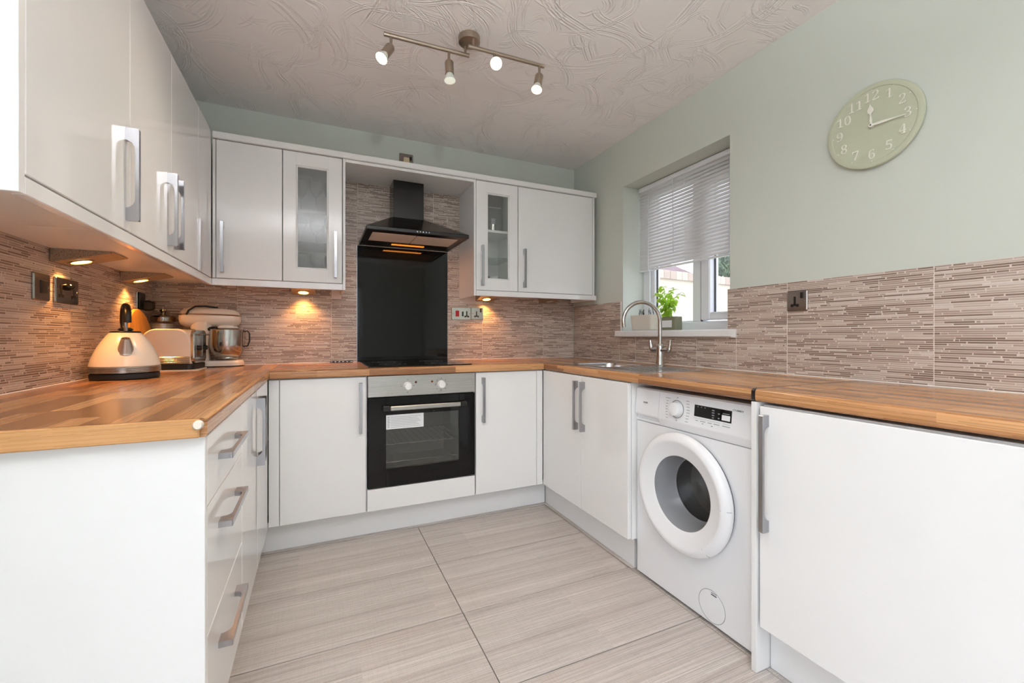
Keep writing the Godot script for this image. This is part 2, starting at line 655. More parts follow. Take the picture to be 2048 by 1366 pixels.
# ---------------------------------------------------------------- the scene
func _ready() -> void:
	# camera
	var cam := Camera3D.new()
	cam.name = "camera"
	add_child(cam)
	cam.position = V(0.82, 1.08, 2.96)
	cam.rotation_degrees.y = -24.2848
	cam.near = 0.05
	cam.far = 200.0
	cam.projection = Camera3D.PROJECTION_FRUSTUM
	cam.size = 0.05 * 1366.0 / 864.42
	cam.frustum_offset = Vector2(0, 0.05 * (671.65 - 683.0) / 864.42)
	cam.current = true
	# bright overcast sky
	var sky_m := ProceduralSkyMaterial.new()
	sky_m.sky_top_color = Color(0.90, 0.94, 1.0)
	sky_m.sky_horizon_color = Color(0.97, 0.98, 1.0)
	sky_m.ground_horizon_color = Color(0.62, 0.61, 0.58)
	sky_m.ground_bottom_color = Color(0.5, 0.49, 0.46)
	sky_m.sun_angle_max = 0.0
	var sky := Sky.new()
	sky.sky_material = sky_m
	var env := Environment.new()
	env.background_mode = Environment.BG_SKY
	env.sky = sky
	env.background_energy_multiplier = 2.2
	env.tonemap_mode = Environment.TONE_MAPPER_LINEAR
	env.tonemap_exposure = 1.54
	env.sdfgi_enabled = true
	env.ssao_enabled = true
	env.ssil_enabled = true
	var we := WorldEnvironment.new()
	we.name = "world"
	we.environment = env
	add_child(we)

	make_materials()
	room()
	outside()
	base_units()
	worktops()
	wall_units()
	cooking()
	washer()
	sink_and_tap()
	window_things()
	electrics()
	counter_things()
	clock()
	ceiling_lamp()
	glassware()

func room() -> void:
	var paint: Material = M["sage paint"]
	# floor slab and tiles
	var fl := struct("floor", G.new().span(V(-0.3, -0.2, -0.3), V(3.0, -0.008, 5.6)), M["black rubber"])
	var xs := [-0.28, 0.53, 1.339, 2.148, 2.72]
	var zs := [-0.02, 0.15, 0.545, 0.952, 1.345, 1.742, 2.14, 2.537, 2.934, 3.33, 3.727, 4.124, 4.52, 4.917, 5.3]
	for i in xs.size() - 1:
		for j in zs.size() - 1:
			var g := G.new()
			g.us = Vector2(1.0 / 0.81, 1.0 / 0.4)
			g.uo = Vector2(-xs[i] / 0.81 + 0.37 * j, -zs[j] / 0.4)
			g.span(V(maxf(xs[i], -0.005) + 0.0015, -0.01, zs[j] + 0.0022), V(xs[i + 1] - 0.0015, 0, zs[j + 1] - 0.0022), 0.001)
			part(fl, "floor_tile", g, M["floor %d" % ((i * 2 + j) % 3)])
	struct("ceiling", G.new().span(V(-0.3, 2.414, -0.3), V(3.0, 2.6, 5.6)), M["artex"])
	# walls
	var wg := G.new()
	wg.span(V(-0.3, -0.2, -0.3), V(-0.01, 2.42, 2.6))
	wg.span(V(-0.3, -0.2, 4.7), V(-0.01, 2.42, 5.6))
	wg.span(V(-0.3, -0.2, 2.6), V(-0.01, 0.3, 4.7))
	wg.span(V(-0.3, 2.2, 2.6), V(-0.01, 2.42, 4.7))
	var wl := struct("wall_left", wg, paint)
	var wb := struct("wall_back", G.new().span(V(-0.02, -0.2, -0.3), V(2.72, 2.42, -0.01)), paint)
	var g := G.new()
	var x0 := 2.71
	var x1 := 3.0
	g.span(V(x0, -0.2, -0.3), V(x1, 2.42, 0.60))
	g.span(V(x0, -0.2, 1.432), V(x1, 2.42, 5.6))
	g.span(V(x0, -0.2, 0.60), V(x1, 1.08, 1.432))
	g.span(V(x0, 2.09, 0.60), V(x1, 2.42, 1.432))
	var wr := struct("wall_right", g, paint)
	g = G.new()
	g.span(V(-0.02, -0.2, 5.3), V(0.02, 2.42, 5.6))
	g.span(V(1.56, -0.2, 5.3), V(2.72, 2.42, 5.6))
	g.span(V(0.02, 2.04, 5.3), V(1.56, 2.42, 5.6))
	struct("wall_front", g, paint)
	# glazed patio opening behind the camera
	g = G.new()
	for x in [0.02, 0.765, 1.51]:
		g.span(V(x, 0, 5.4), V(x + 0.05, 2.04, 5.46), 0.004)
	g.span(V(0.02, 0, 5.4), V(1.56, 0.07, 5.46), 0.004)
	g.span(V(0.02, 1.97, 5.4), V(1.56, 2.04, 5.46), 0.004)
	var w2 := struct("window_2", g, M["upvc"])
	for x in [0.07, 0.815]:
		part(w2, "pane", G.new().span(V(x, 0.07, 5.428), V(x + 0.695, 1.97, 5.434)), M["clear glass"])
	g = G.new()
	for z in [2.6, 3.62, 4.64]:
		g.span(V(-0.16, 0.3, z), V(-0.10, 2.2, z + 0.06), 0.004)
	g.span(V(-0.16, 0.3, 2.6), V(-0.10, 0.36, 4.7), 0.004)
	g.span(V(-0.16, 2.14, 2.6), V(-0.10, 2.2, 4.7), 0.004)
	var w3 := struct("window_3", g, M["upvc"])
	for z in [2.66, 3.68]:
		part(w3, "pane", G.new().span(V(-0.132, 0.36, z), V(-0.126, 2.14, z + 0.96)), M["clear glass"])
	# wall tiles
	var grout: Material = M["grout"]
	var yk := func(k): return 0.912 + 0.2015 * k
	# left: local x runs towards -z
	var fr := turned(Vector3.UP, 90)
	part(wl, "grout", G.new().span(V(-0.011, 0.88, 0.0), V(-0.0015, 1.40, 2.0)), grout)
	var jl := [0.0, 0.359, 0.859, 1.359, 1.859, 2.0]
	for i in jl.size() - 1:
		for k in 3:
			tile(wl, fr, -jl[i + 1], -jl[i], yk.call(k), minf(yk.call(k + 1), 1.40), -jl[i + 1] if i < 4 else -2.359, yk.call(k), i + k)
	part(wl, "sealant_bead", G.new().span(V(0, 0.909, 0.0), V(0.004, 0.914, 1.885), 0.0015), M["sealant"])
	# back
	fr = Transform3D()
	var gg := G.new()
	gg.span(V(0, 0.88, -0.011), V(2.70, 1.38, -0.0015))
	gg.span(V(0.96, 1.38, -0.011), V(1.75, 2.075, -0.0015))
	part(wb, "grout", gg, grout)
	var jb := [0.0, 0.397, 0.904, 1.056, 1.657, 1.92, 2.423, 2.70]
	for i in jb.size() - 1:
		if i == 3:
			continue
		for k in 3:
			var top: float = minf(yk.call(k + 1), 1.38)
			if i == 2 or i == 4:
				top = yk.call(k + 1)
			var a: float = jb[i]
			var b: float = jb[i + 1]
			if k == 2 and i == 4:
				b = 1.75
			if k == 2 and i == 2:
				a = 0.96
			tile(wb, fr, a, b, yk.call(k), top, [-0.109, 0.397, 0.904, 0, 1.417, 1.92, 2.423][i], yk.call(k), i * 2 + k)
	for k in [3, 4]:
		tile(wb, fr, 0.96, 1.056, yk.call(k), yk.call(k + 1), 0.904, yk.call(k), k)
		tile(wb, fr, 1.657, 1.75, yk.call(k), yk.call(k + 1), 1.417, yk.call(k), k + 1)
		tile(wb, fr, 1.056, 1.657 - 0.1, maxf(yk.call(k), 1.66), yk.call(k + 1), 1.056, yk.call(k), k + 2)
		tile(wb, fr, 1.557, 1.657, maxf(yk.call(k), 1.66), yk.call(k + 1), 1.557, yk.call(k), k)
	for p in [[0.96, 1.06, 0.554], [1.06, 1.557, 1.057], [1.557, 1.75, 1.557]]:
		tile(wb, fr, p[0], p[1], yk.call(5), 2.072, p[2], yk.call(5), 1 if p[0] > 1 else 2)
	gg = G.new()
	gg.span(V(0.005, 0.909, 0), V(1.055, 0.914, 0.004), 0.0015)
	gg.span(V(1.659, 0.909, 0), V(2.695, 0.914, 0.004), 0.0015)
	part(wb, "sealant_bead", gg, M["sealant"])
	# right: local x runs towards +z
	fr = turned(Vector3.UP, -90, V(2.70, 0, 0))
	gg = G.new()
	gg.span(V(2.7015, 0.88, 0), V(2.711, 1.072, 3.0))
	gg.span(V(2.7015, 1.072, 0), V(2.711, 1.313, 0.585))
	gg.span(V(2.7015, 1.072, 1.425), V(2.711, 1.313, 3.0))
	part(wr, "grout", gg, grout)
	var jr := [0.0, 0.239, 0.737, 1.231, 1.728, 2.223, 2.72, 3.0]
	for i in jr.size() - 1:
		var cx: float = jr[i] if i > 0 else -0.261
		for k in 2:
			var a: float = jr[i]
			var b: float = jr[i + 1]
			var y0: float = yk.call(k)
			var y1: float = yk.call(k + 1)
			if k == 1:
				y0 = 1.1135
				if i == 1: b = 0.585
				if i == 2: continue
				if i == 3: a = 1.425
				tile(wr, fr, a, b, y0, y1, cx, yk.call(k), i + 1)
			else:
				if i in [1, 2, 3]:
					var m0 := maxf(a, 0.573)
					var m1 := minf(b, 1.475)
					if m0 > a: tile(wr, fr, a, m0, y0, y1, cx, y0, i)
					tile(wr, fr, m0, m1, y0, 1.071, cx, y0, i)
					if m1 < b: tile(wr, fr, m1, b, y0, y1, cx, y0, i)
				else:
					tile(wr, fr, a, b, y0, y1, cx, y0, i)
	part(wr, "sealant_bead", G.new().span(V(2.696, 0.909, 0.005), V(2.70, 0.914, 3.0), 0.0015), M["sealant"])
	# kitchen window
	var u: Material = M["upvc"]
	g = G.new()
	var fx0 := 2.885
	var fx1 := 2.955
	g.span(V(fx0, 1.113, 0.60), V(fx1, 2.09, 0.665), 0.004)
	g.span(V(fx0, 1.113, 1.367), V(fx1, 2.09, 1.432), 0.004)
	g.span(V(fx0, 1.113, 0.665), V(fx1, 1.165, 1.367), 0.004)
	g.span(V(fx0, 2.02, 0.665), V(fx1, 2.09, 1.367), 0.004)
	g.span(V(fx0, 1.165, 1.035), V(fx1, 2.02, 1.095), 0.004)
	var w1 := struct("window_1", g, u)
	g = G.new()   # fixed light: bead round the pane
	for q in [[0.665, 0.70, 1.165, 2.02], [1.02, 1.035, 1.165, 2.02]]:
		g.span(V(fx0 + 0.012, q[2], q[0]), V(fx1 - 0.01, q[3], q[1]), 0.004)
	g.span(V(fx0 + 0.012, 1.165, 0.70), V(fx1 - 0.01, 1.172, 1.02), 0.003)
	part(w1, "glazing_bead", g, u)
	g = G.new()   # opening sash, proud of the frame
	var sx0 := fx0 - 0.012
	g.span(V(sx0, 1.172, 1.10), V(fx1 - 0.005, 2.02, 1.165), 0.006)
	g.span(V(sx0, 1.172, 1.322), V(fx1 - 0.005, 2.02, 1.362), 0.006)
	g.span(V(sx0, 1.172, 1.165), V(fx1 - 0.005, 1.216, 1.322), 0.006)
	g.span(V(sx0, 1.965, 1.165), V(fx1 - 0.005, 2.02, 1.322), 0.006)
	var sash := part(w1, "sash", g, u)
	g = G.new()
	g.span(V(2.912, 1.216, 1.165), V(2.92, 1.965, 1.172))
	g.span(V(2.912, 1.172, 0.70), V(2.92, 2.02, 0.708))
	g.span(V(fx0 - 0.003, 1.165, 1.0945), V(fx0 + 0.012, 2.02, 1.0995))
	part(w1, "gasket", g, M["dark grey"])
	part(w1, "pane", G.new().span(V(2.92, 1.17, 0.69), V(2.925, 2.02, 1.03)), M["clear glass"])
	part(sash, "pane", G.new().span(V(2.92, 1.21, 1.16), V(2.925, 1.97, 1.33)), M["clear glass"])
	part(sash, "handle_screw", G.new().span(V(sx0 - 0.003, 1.188, 1.30), V(sx0, 1.194, 1.306), 0.001), M["dark grey"])
	g = G.new()
	g.prism(P([2.672, 1.073, 2.66, 1.078, 2.66, 1.107, 2.668, 1.113, 2.89, 1.113, 2.89, 1.081, 2.71, 1.081, 2.70, 1.073]), 0.601, 1.431)
	for q in [[0.575, 0.601], [1.431, 1.473]]:
		g.prism(P([2.672, 1.073, 2.66, 1.078, 2.66, 1.107, 2.668, 1.113, 2.70, 1.113, 2.70, 1.073]), q[0], q[1])
	part(w1, "window_sill", g, M["white satin"])

func outside() -> void:
	var gr := struct("ground", G.new().span(V(-8, -0.45, -14), V(16, -0.25, 14)), M["paving"])
	gr.set_meta("kind", "structure")
	# garden wall, runs away from the house past the window
	var o := thing("garden_wall", "pale rendered garden wall with pinkish brick coping seen through the window", "wall", V(3.4, -0.25, -0.9), 6.7)
	part(o, "render_panel", G.new().span(V(0, 0, -0.12), V(8.0, 2.02, 0.0)), M["render"])
	for i in 72:
		part(o, "coping_brick", G.new().span(V(i * 0.111, 2.02, -0.15), V(i * 0.111 + 0.107, 2.12 + 0.002 * ((i * 7) % 3), 0.03), 0.003), M["coping" if (i * 5) % 7 > 2 else "coping pale"])
	# neighbour's low roof beyond
	var r := thing("shed_roof", "mauve brown tiled roof beyond the garden wall", "roof", V(4.9, 0.06, -2.75), 6.7)
	for k in 6:
		for i in 9:
			var g := G.new()
			g.t = turned(Vector3.RIGHT, 28, V(i * 0.33 + 0.16, 2.05 + k * 0.13, -k * 0.26))
			g.box(Vector3.ZERO, V(0.322, 0.025, 0.32), 0.004)
			part(r, "roof_tile", g, M["roof tile"])
	part(r, "gable_wall", G.new().span(V(0.05, -0.31, -1.6), V(2.95, 1.98, -0.05)), M["coping"])
	# conifer beyond the wall
	var h := thing("conifer", "grey green conifer hedge beyond the garden wall", "hedge", V(8.5, -0.25, -2.9), 0)
	var leaf := G.new()
	for a in [0.0, PI / 2]:
		var d := V(cos(a), 0, sin(a)) * 0.022
		leaf.tri(-d, d, V(0, 0.10, 0.03))
		leaf.tri(d, -d, V(0, 0.10, 0.03))
	var mm := MultiMesh.new()
	mm.transform_format = MultiMesh.TRANSFORM_3D
	mm.mesh = leaf.commit()
	mm.instance_count = 14000
	rng.seed = 77
	for i in 14000:
		var y := rng.randf_range(0.1, 3.6)
		var a := rng.randf() * TAU
		var rr := (1.0 - 0.10 * y) * sqrt(rng.randf_range(0.6, 1.0))
		var b := Basis.from_euler(V(rng.randf_range(-0.7, 0.7), rng.randf() * TAU, rng.randf_range(-0.7, 0.7))).scaled(Vector3.ONE * rng.randf_range(0.7, 1.4))
		mm.set_instance_transform(i, Transform3D(b, V(cos(a) * rr * 0.9, y, sin(a) * rr)))
	var mi := MultiMeshInstance3D.new()
	mi.name = "foliage"
	mi.multimesh = mm
	mi.material_override = M["hedge"]
	mi.set_meta("kind", "stuff")
	h.add_child(mi)
	part(h, "trunk", G.new().lathe([Vector2(0.14, 0), Vector2(0.1, 1.6), Vector2(0.03, 3.4)], 10), M["twig"], 40)

func base_units() -> void:
	# left run
	var o := cabinet("drawer_unit", "white gloss three-drawer base unit at the open end of the left worktop", V(0, 0.15, 1.846), 90, 0.474, 0.718, 0.583, [
		["drawer_front", 0.002, 0.472, 0.563, 0.715, 0.246, 0.642, 0.262, true], ["drawer_front", 0.002, 0.472, 0.285, 0.560, 0.246, 0.478, 0.262, true], ["drawer_front", 0.002, 0.472, 0.005, 0.282, 0.246, 0.19, 0.262, true]])
	part(o, "end_panel", G.new().span(V(-0.018, -0.15, 0.002), V(0, 0.718, 0.605), 0.001), M["white satin"])
	cabinet("base_cabinet", "white gloss two-door base cupboard under the kettle, beside the drawers", V(0, 0.15, 1.371), 90, 0.77, 0.718, 0.583, [
		["door", 0.001, 0.386, 0.005, 0.715, 0.351, 0.556], ["door", 0.390, 0.769, 0.005, 0.715, 0.421, 0.556]])
	# back run
	o = cabinet("base_cabinet", "white gloss single-door base cupboard left of the oven", V(0.605, 0.15, 0), 0, 0.451, 0.718, 0.559, [["door", 0.05, 0.449, 0.005, 0.715, 0.422, 0.556]])
	part(o, "filler_panel", G.new().span(V(0.002, 0.005, 0.561), V(0.047, 0.715, 0.579), 0.001), M["white gloss"])
	o = thing("oven_housing", "white housing unit with a plain panel beneath the built-in oven", "cabinet", V(1.0575, 0.15, 0))
	var g := G.new()
	g.span(V(0, 0, 0.004), V(0.603, 0.115, 0.559), 0.001)
	g.span(V(0, 0.115, 0.004), V(0.0035, 0.718, 0.559))
	g.span(V(0.5995, 0.115, 0.004), V(0.603, 0.718, 0.559))
	part(o, "body", g, M["carcass white"])
	part(o, "lower_panel", G.new().span(V(0.003, 0.004, 0.561), V(0.600, 0.118, 0.581), 0.0018), M["white gloss"])
	o = cabinet("base_cabinet", "white gloss single-door base cupboard right of the oven", V(1.662, 0.15, 0), 0, 0.443, 0.718, 0.559, [["door", 0.002, 0.398, 0.005, 0.715, 0.043, 0.556]])
	part(o, "filler_panel", G.new().span(V(0.401, 0.005, 0.561), V(0.442, 0.715, 0.579), 0.001), M["white gloss"])
	# right run
	o = cabinet("sink_cabinet", "white gloss two-door base cupboard beneath the sink", V(2.70, 0.15, 0.585), -90, 0.806, 0.718, 0.573, [
		["door", 0.032, 0.417, 0.005, 0.715, 0.388, 0.556], ["door", 0.420, 0.805, 0.005, 0.715, 0.454, 0.556]], true)
	part(o, "filler_panel", G.new().span(V(-0.003, 0.005, 0.575), V(0.030, 0.715, 0.593), 0.001), M["white gloss"])
	o = thing("end_panel", "tall white support panel between the washing machine and the big cupboard door", "panel", V(2.70, 0, 2.004), -90)
	part(o, "board", G.new().span(V(0, 0.001, 0.004), V(0.018, 0.868, 0.60), 0.001), M["white satin"])
	cabinet("appliance_cabinet", "white cupboard with one wide door and long handle, right of the washing machine", V(2.70, 0.15, 2.026), -90, 0.606, 0.71, 0.573, [["door", 0.003, 0.603, 0.003, 0.706, 0.028, 0.50, 0.365]])
	# plinths
	o = thing("plinth", "white plinth running beneath the oven and back cupboards", "plinth", V(0.52, 0, 0.483))
	part(o, "board", G.new().span(V(0, 0.001, 0), V(1.643, 0.149, 0.017), 0.001), M["white satin"])
	part(o, "floor_trim", G.new().span(V(0, 0.0005, 0.0175), V(1.640, 0.006, 0.04), 0.001), M["floor 1"])
	o = thing("plinth", "white plinth beneath the sink cupboard", "plinth", V(2.182, 0, 0.501), -90)
	part(o, "board", G.new().span(V(0, 0.001, 0), V(0.86, 0.149, 0.017), 0.001), M["white satin"])
	part(o, "floor_trim", G.new().span(V(0.025, 0.0005, 0.0175), V(0.86, 0.006, 0.036), 0.001), M["floor 1"])
	o = thing("plinth", "white plinth beneath the drawers on the left side", "plinth", V(0.52, 0, 1.845), 90)
	part(o, "board", G.new().span(V(0, 0.001, 0), V(1.343, 0.149, 0.017), 0.001), M["white satin"])
	o = thing("plinth", "white plinth set back beneath the wide door, right of the washing machine", "plinth", V(2.182, 0, 2.024), -90)
	part(o, "board", G.new().span(V(0, 0.001, 0), V(0.608, 0.149, 0.017), 0.001), M["white satin"])

func edge_profile(back: float, front: float) -> PackedVector2Array:   # worktop section: x = depth, y = height, bullnosed front
	var p := PackedVector2Array([Vector2(back, 0.87), Vector2(front - 0.012, 0.87)])
	for i in 5:
		var a := -PI / 2 + PI / 2 * i / 4
		p.append(Vector2(front - 0.008 + 0.008 * cos(a), 0.878 + 0.008 * sin(a)))
	for i in 6:
		var a := PI / 2 * i / 5
		p.append(Vector2(front - 0.011 + 0.011 * cos(a), 0.899 + 0.011 * sin(a)))
	p.append(Vector2(back, 0.91))
	return p

func worktops() -> void:
	var wm: Material = M["worktop"]
	var u := Vector2(1 / 2.4, 1 / 0.72)
	# left worktop, length along z
	var o := thing("worktop", "left wood-block worktop carrying the kettle and toaster", "worktop", V(0.002, 0, 0.002))
	var g := G.new()
	g.us = u
	g.swap = false
	g.t = turned(Vector3.UP, 90)      # local x -> -z, local z -> +x
	_worktop(g, edge_profile(0.0, 0.61), -1.876, 0.0)
	part(o, "slab", g, wm, 35)
	var e := G.new()
	e.us = Vector2(1 / 0.6, 1 / 0.25)
	e.span(V(0.0, 0.8705, 1.876), V(0.598, 0.9095, 1.886), 0.002)
	part(o, "edging_strip", e, M["edging"], 0, "pale wood edging strip")
	e = G.new()
	e.t = turned(Vector3.RIGHT, 90, V(0.597, 0.898, 1.886))
	e.lathe([Vector2(0.0095, 0), Vector2(0.0095, 0.008), Vector2(0.007, 0.0115), Vector2(0, 0.012)], 18)
	part(o, "corner_button", e, M["cream plastic"], 40, "small round cream button")
	# back worktop, length along x
	o = thing("worktop", "back wood-block worktop with the black hob let in", "worktop", V(0.613, 0, 0.002))
	g = G.new()
	g.us = u
	g.uo = Vector2(0.31, 0.27)
	_worktop(g, edge_profile(0.0, 0.598), 0.0, 1.488)
	part(o, "slab", g, wm, 35)
	# right worktop with the sink cut-out, length along z, depth from x = 2.70 towards -x
	o = thing("worktop", "right wood-block worktop round the sink and over the washing machine", "worktop", V(2.698, 0, 0.002), -90)
	g = G.new()
	g.us = u
	g.uo = Vector2(0.13, 0.55)
	var f := edge_profile(0.50, 0.594)
	_worktop(g, f, 0.0, 2.001)
	for q in [[0.0, 0.70, 0.0, 0.50], [1.42, 2.001, 0.0, 0.50], [0.70, 1.42, 0.0, 0.15]]:
		g.span(V(q[0], 0.87, q[2]), V(q[1], 0.91, q[3]))
	part(o, "slab", g, wm, 35)
	o = thing("worktop", "separate wood-block worktop at the far right, past the dark joint", "worktop", V(2.698, 0, 2.003), -90)
	g = G.new()
	g.us = u
	g.uo = Vector2(0.55, 0.04)
	_worktop(g, edge_profile(0.0, 0.594), 0.012, 0.63)
	part(o, "slab", g, wm, 35)
	g = G.new()
	g.t = Transform3D(Basis(Vector3(0, 0, 1), Vector3(0, 1, 0), Vector3(-1, 0, 0)), Vector3.ZERO)
	g.prism(edge_profile(0.0, 0.597), -0.0115, -0.0005)
	part(o, "joint_strip", g, M["black satin"], 35, "dark joint strip")

func _worktop(g: G, pr: PackedVector2Array, a: float, b: float) -> void:
	# profile (depth, height) swept along local x, depth along local z
	var n := pr.size()
	for i in n:
		var p := pr[i]
		var q := pr[(i + 1) % n]
		var keep := g.uo
		if q.x > p.x - 1e-6 or p.y > 0.871:      # keep the print running over the nose
			pass
		g.quad(V(a, p.y, p.x), V(b, p.y, p.x), V(b, q.y, q.x), V(a, q.y, q.x))
		g.uo = keep
	var id := Geometry2D.triangulate_polygon(pr)
	for i in range(0, id.size(), 3):
		var p0 := pr[id[i]]
		var p1 := pr[id[i + 1]]
		var p2 := pr[id[i + 2]]
		for x in [a, b]:
			var A := V(x, p0.y, p0.x)
			var B := V(x, p1.y, p1.x)
			var C := V(x, p2.y, p2.x)
			if ((B - A).cross(C - A).x > 0) != (x == b):
				g.tri(A, C, B)
			else:
				g.tri(A, B, C)

func wall_units() -> void:
	# left run
	var o := cabinet("wall_cabinet", "white gloss single-door wall cupboard nearest the camera, over the left worktop", V(0, 1.375, 1.866), 90, 0.49, 0.715, 0.308, [["door", 0.002, 0.488, 0.003, 0.748, 0.465, 0.161]])
	part(o, "end_panel", G.new().span(V(-0.019, -0.035, 0.002), V(0, 0.75, 0.33), 0.001), M["white satin"])
	cabinet("wall_cabinet", "white gloss two-door wall cupboard in the middle of the left wall", V(0, 1.375, 1.376), 90, 0.788, 0.715, 0.308, [["door", 0.002, 0.387, 0.003, 0.748, 0.346, 0.161], ["door", 0.390, 0.786, 0.003, 0.748, 0.426, 0.161]])
	cabinet("wall_cabinet", "plain white corner wall cupboard joining the left and back runs", V(0, 1.375, 0.588), 90, 0.576, 0.715, 0.308, [["blank_panel", 0.002, 0.262, 0.003, 0.748]])
	# back run
	o = cabinet("wall_cabinet", "white wall cupboard with plain door left of the glazed one, above the mixer", V(0.332, 1.375, 0), 0, 0.318, 0.715, 0.298, [["door", 0.017, 0.316, 0.003, 0.712, 0.045, 0.161]])
	part(o, "filler_panel", G.new().span(V(0.001, 0.003, 0.30), V(0.0145, 0.712, 0.319), 0.001), M["white gloss"])
	o = glazed_cabinet("glazed white wall cupboard holding stemmed glasses, left of the cooker hood", V(0.65, 1.375, 0), 0.304, 0.715, 0.298, 0.002, 0.30, 0.265, "reeded glass", 0.066, 0.228)
	part(o, "end_panel", G.new().span(V(0.3045, -0.035, 0.002), V(0.318, 0.715, 0.32), 0.001), M["white satin"])
	o = glazed_cabinet("glazed white wall cupboard with tumblers and dark box, right of the cooker hood", V(1.756, 1.375, 0), 0.30, 0.715, 0.298, 0.002, 0.298, 0.041, "clear glass", 0.076, 0.236)
	part(o, "end_panel", G.new().span(V(-0.014, -0.035, 0.002), V(-0.0005, 0.715, 0.32), 0.001), M["white satin"])
	o = cabinet("wall_cabinet", "white wall cupboard with plain wide door nearest the window", V(2.057, 1.375, 0), 0, 0.603, 0.715, 0.298, [["door", 0.002, 0.60, 0.003, 0.712, 0.043, 0.161]])
	part(o, "end_panel", G.new().span(V(0.6035, 0.0, 0.002), V(0.618, 0.715, 0.32), 0.001), M["white satin"])
	o = thing("bridging_panel", "white panel bridging the two glazed cupboards over the cooker hood", "panel", V(0.9685, 2.072, 0.0))
	part(o, "board", G.new().span(V(0, 0, 0.002), V(0.773, 0.017, 0.32), 0.001), M["carcass white"])
	# cornice and pelmets
	o = thing("cornice", "white cornice along the top of all the wall cupboards", "cornice", V(0, 2.091, 0))
	var g := G.new()
	g.span(V(0.003, 0, 0.003), V(0.305, 0.032, 1.866), 0.003)
	part(o, "left_length", g, M["white satin"])
	part(o, "back_length", G.new().span(V(0.334, 0, 0.003), V(2.688, 0.034, 0.332), 0.003), M["white satin"])
	o = thing("light_pelmet", "white pelmet strip along the bottom edge of the left wall cupboards", "pelmet", V(0, 1.34, 0))
	g = G.new()
	g.span(V(0.31, 0, 0.31), V(0.33, 0.0345, 1.866), 0.002)
	part(o, "left_length", g, M["white gloss"])
	part(o, "back_length", G.new().span(V(0.33, 0, 0.30), V(0.954, 0.0345, 0.32), 0.002), M["white gloss"])
	o = thing("light_pelmet", "white pelmet strip beneath the wall cupboards right of the hood", "pelmet", V(1.757, 1.34, 0))
	part(o, "back_length", G.new().span(V(0, 0, 0.30), V(0.93, 0.0345, 0.325), 0.002), M["white gloss"])
	part(o, "return_length", G.new().span(V(0.912, 0, 0.003), V(0.93, 0.0345, 0.2995), 0.002), M["white gloss"])

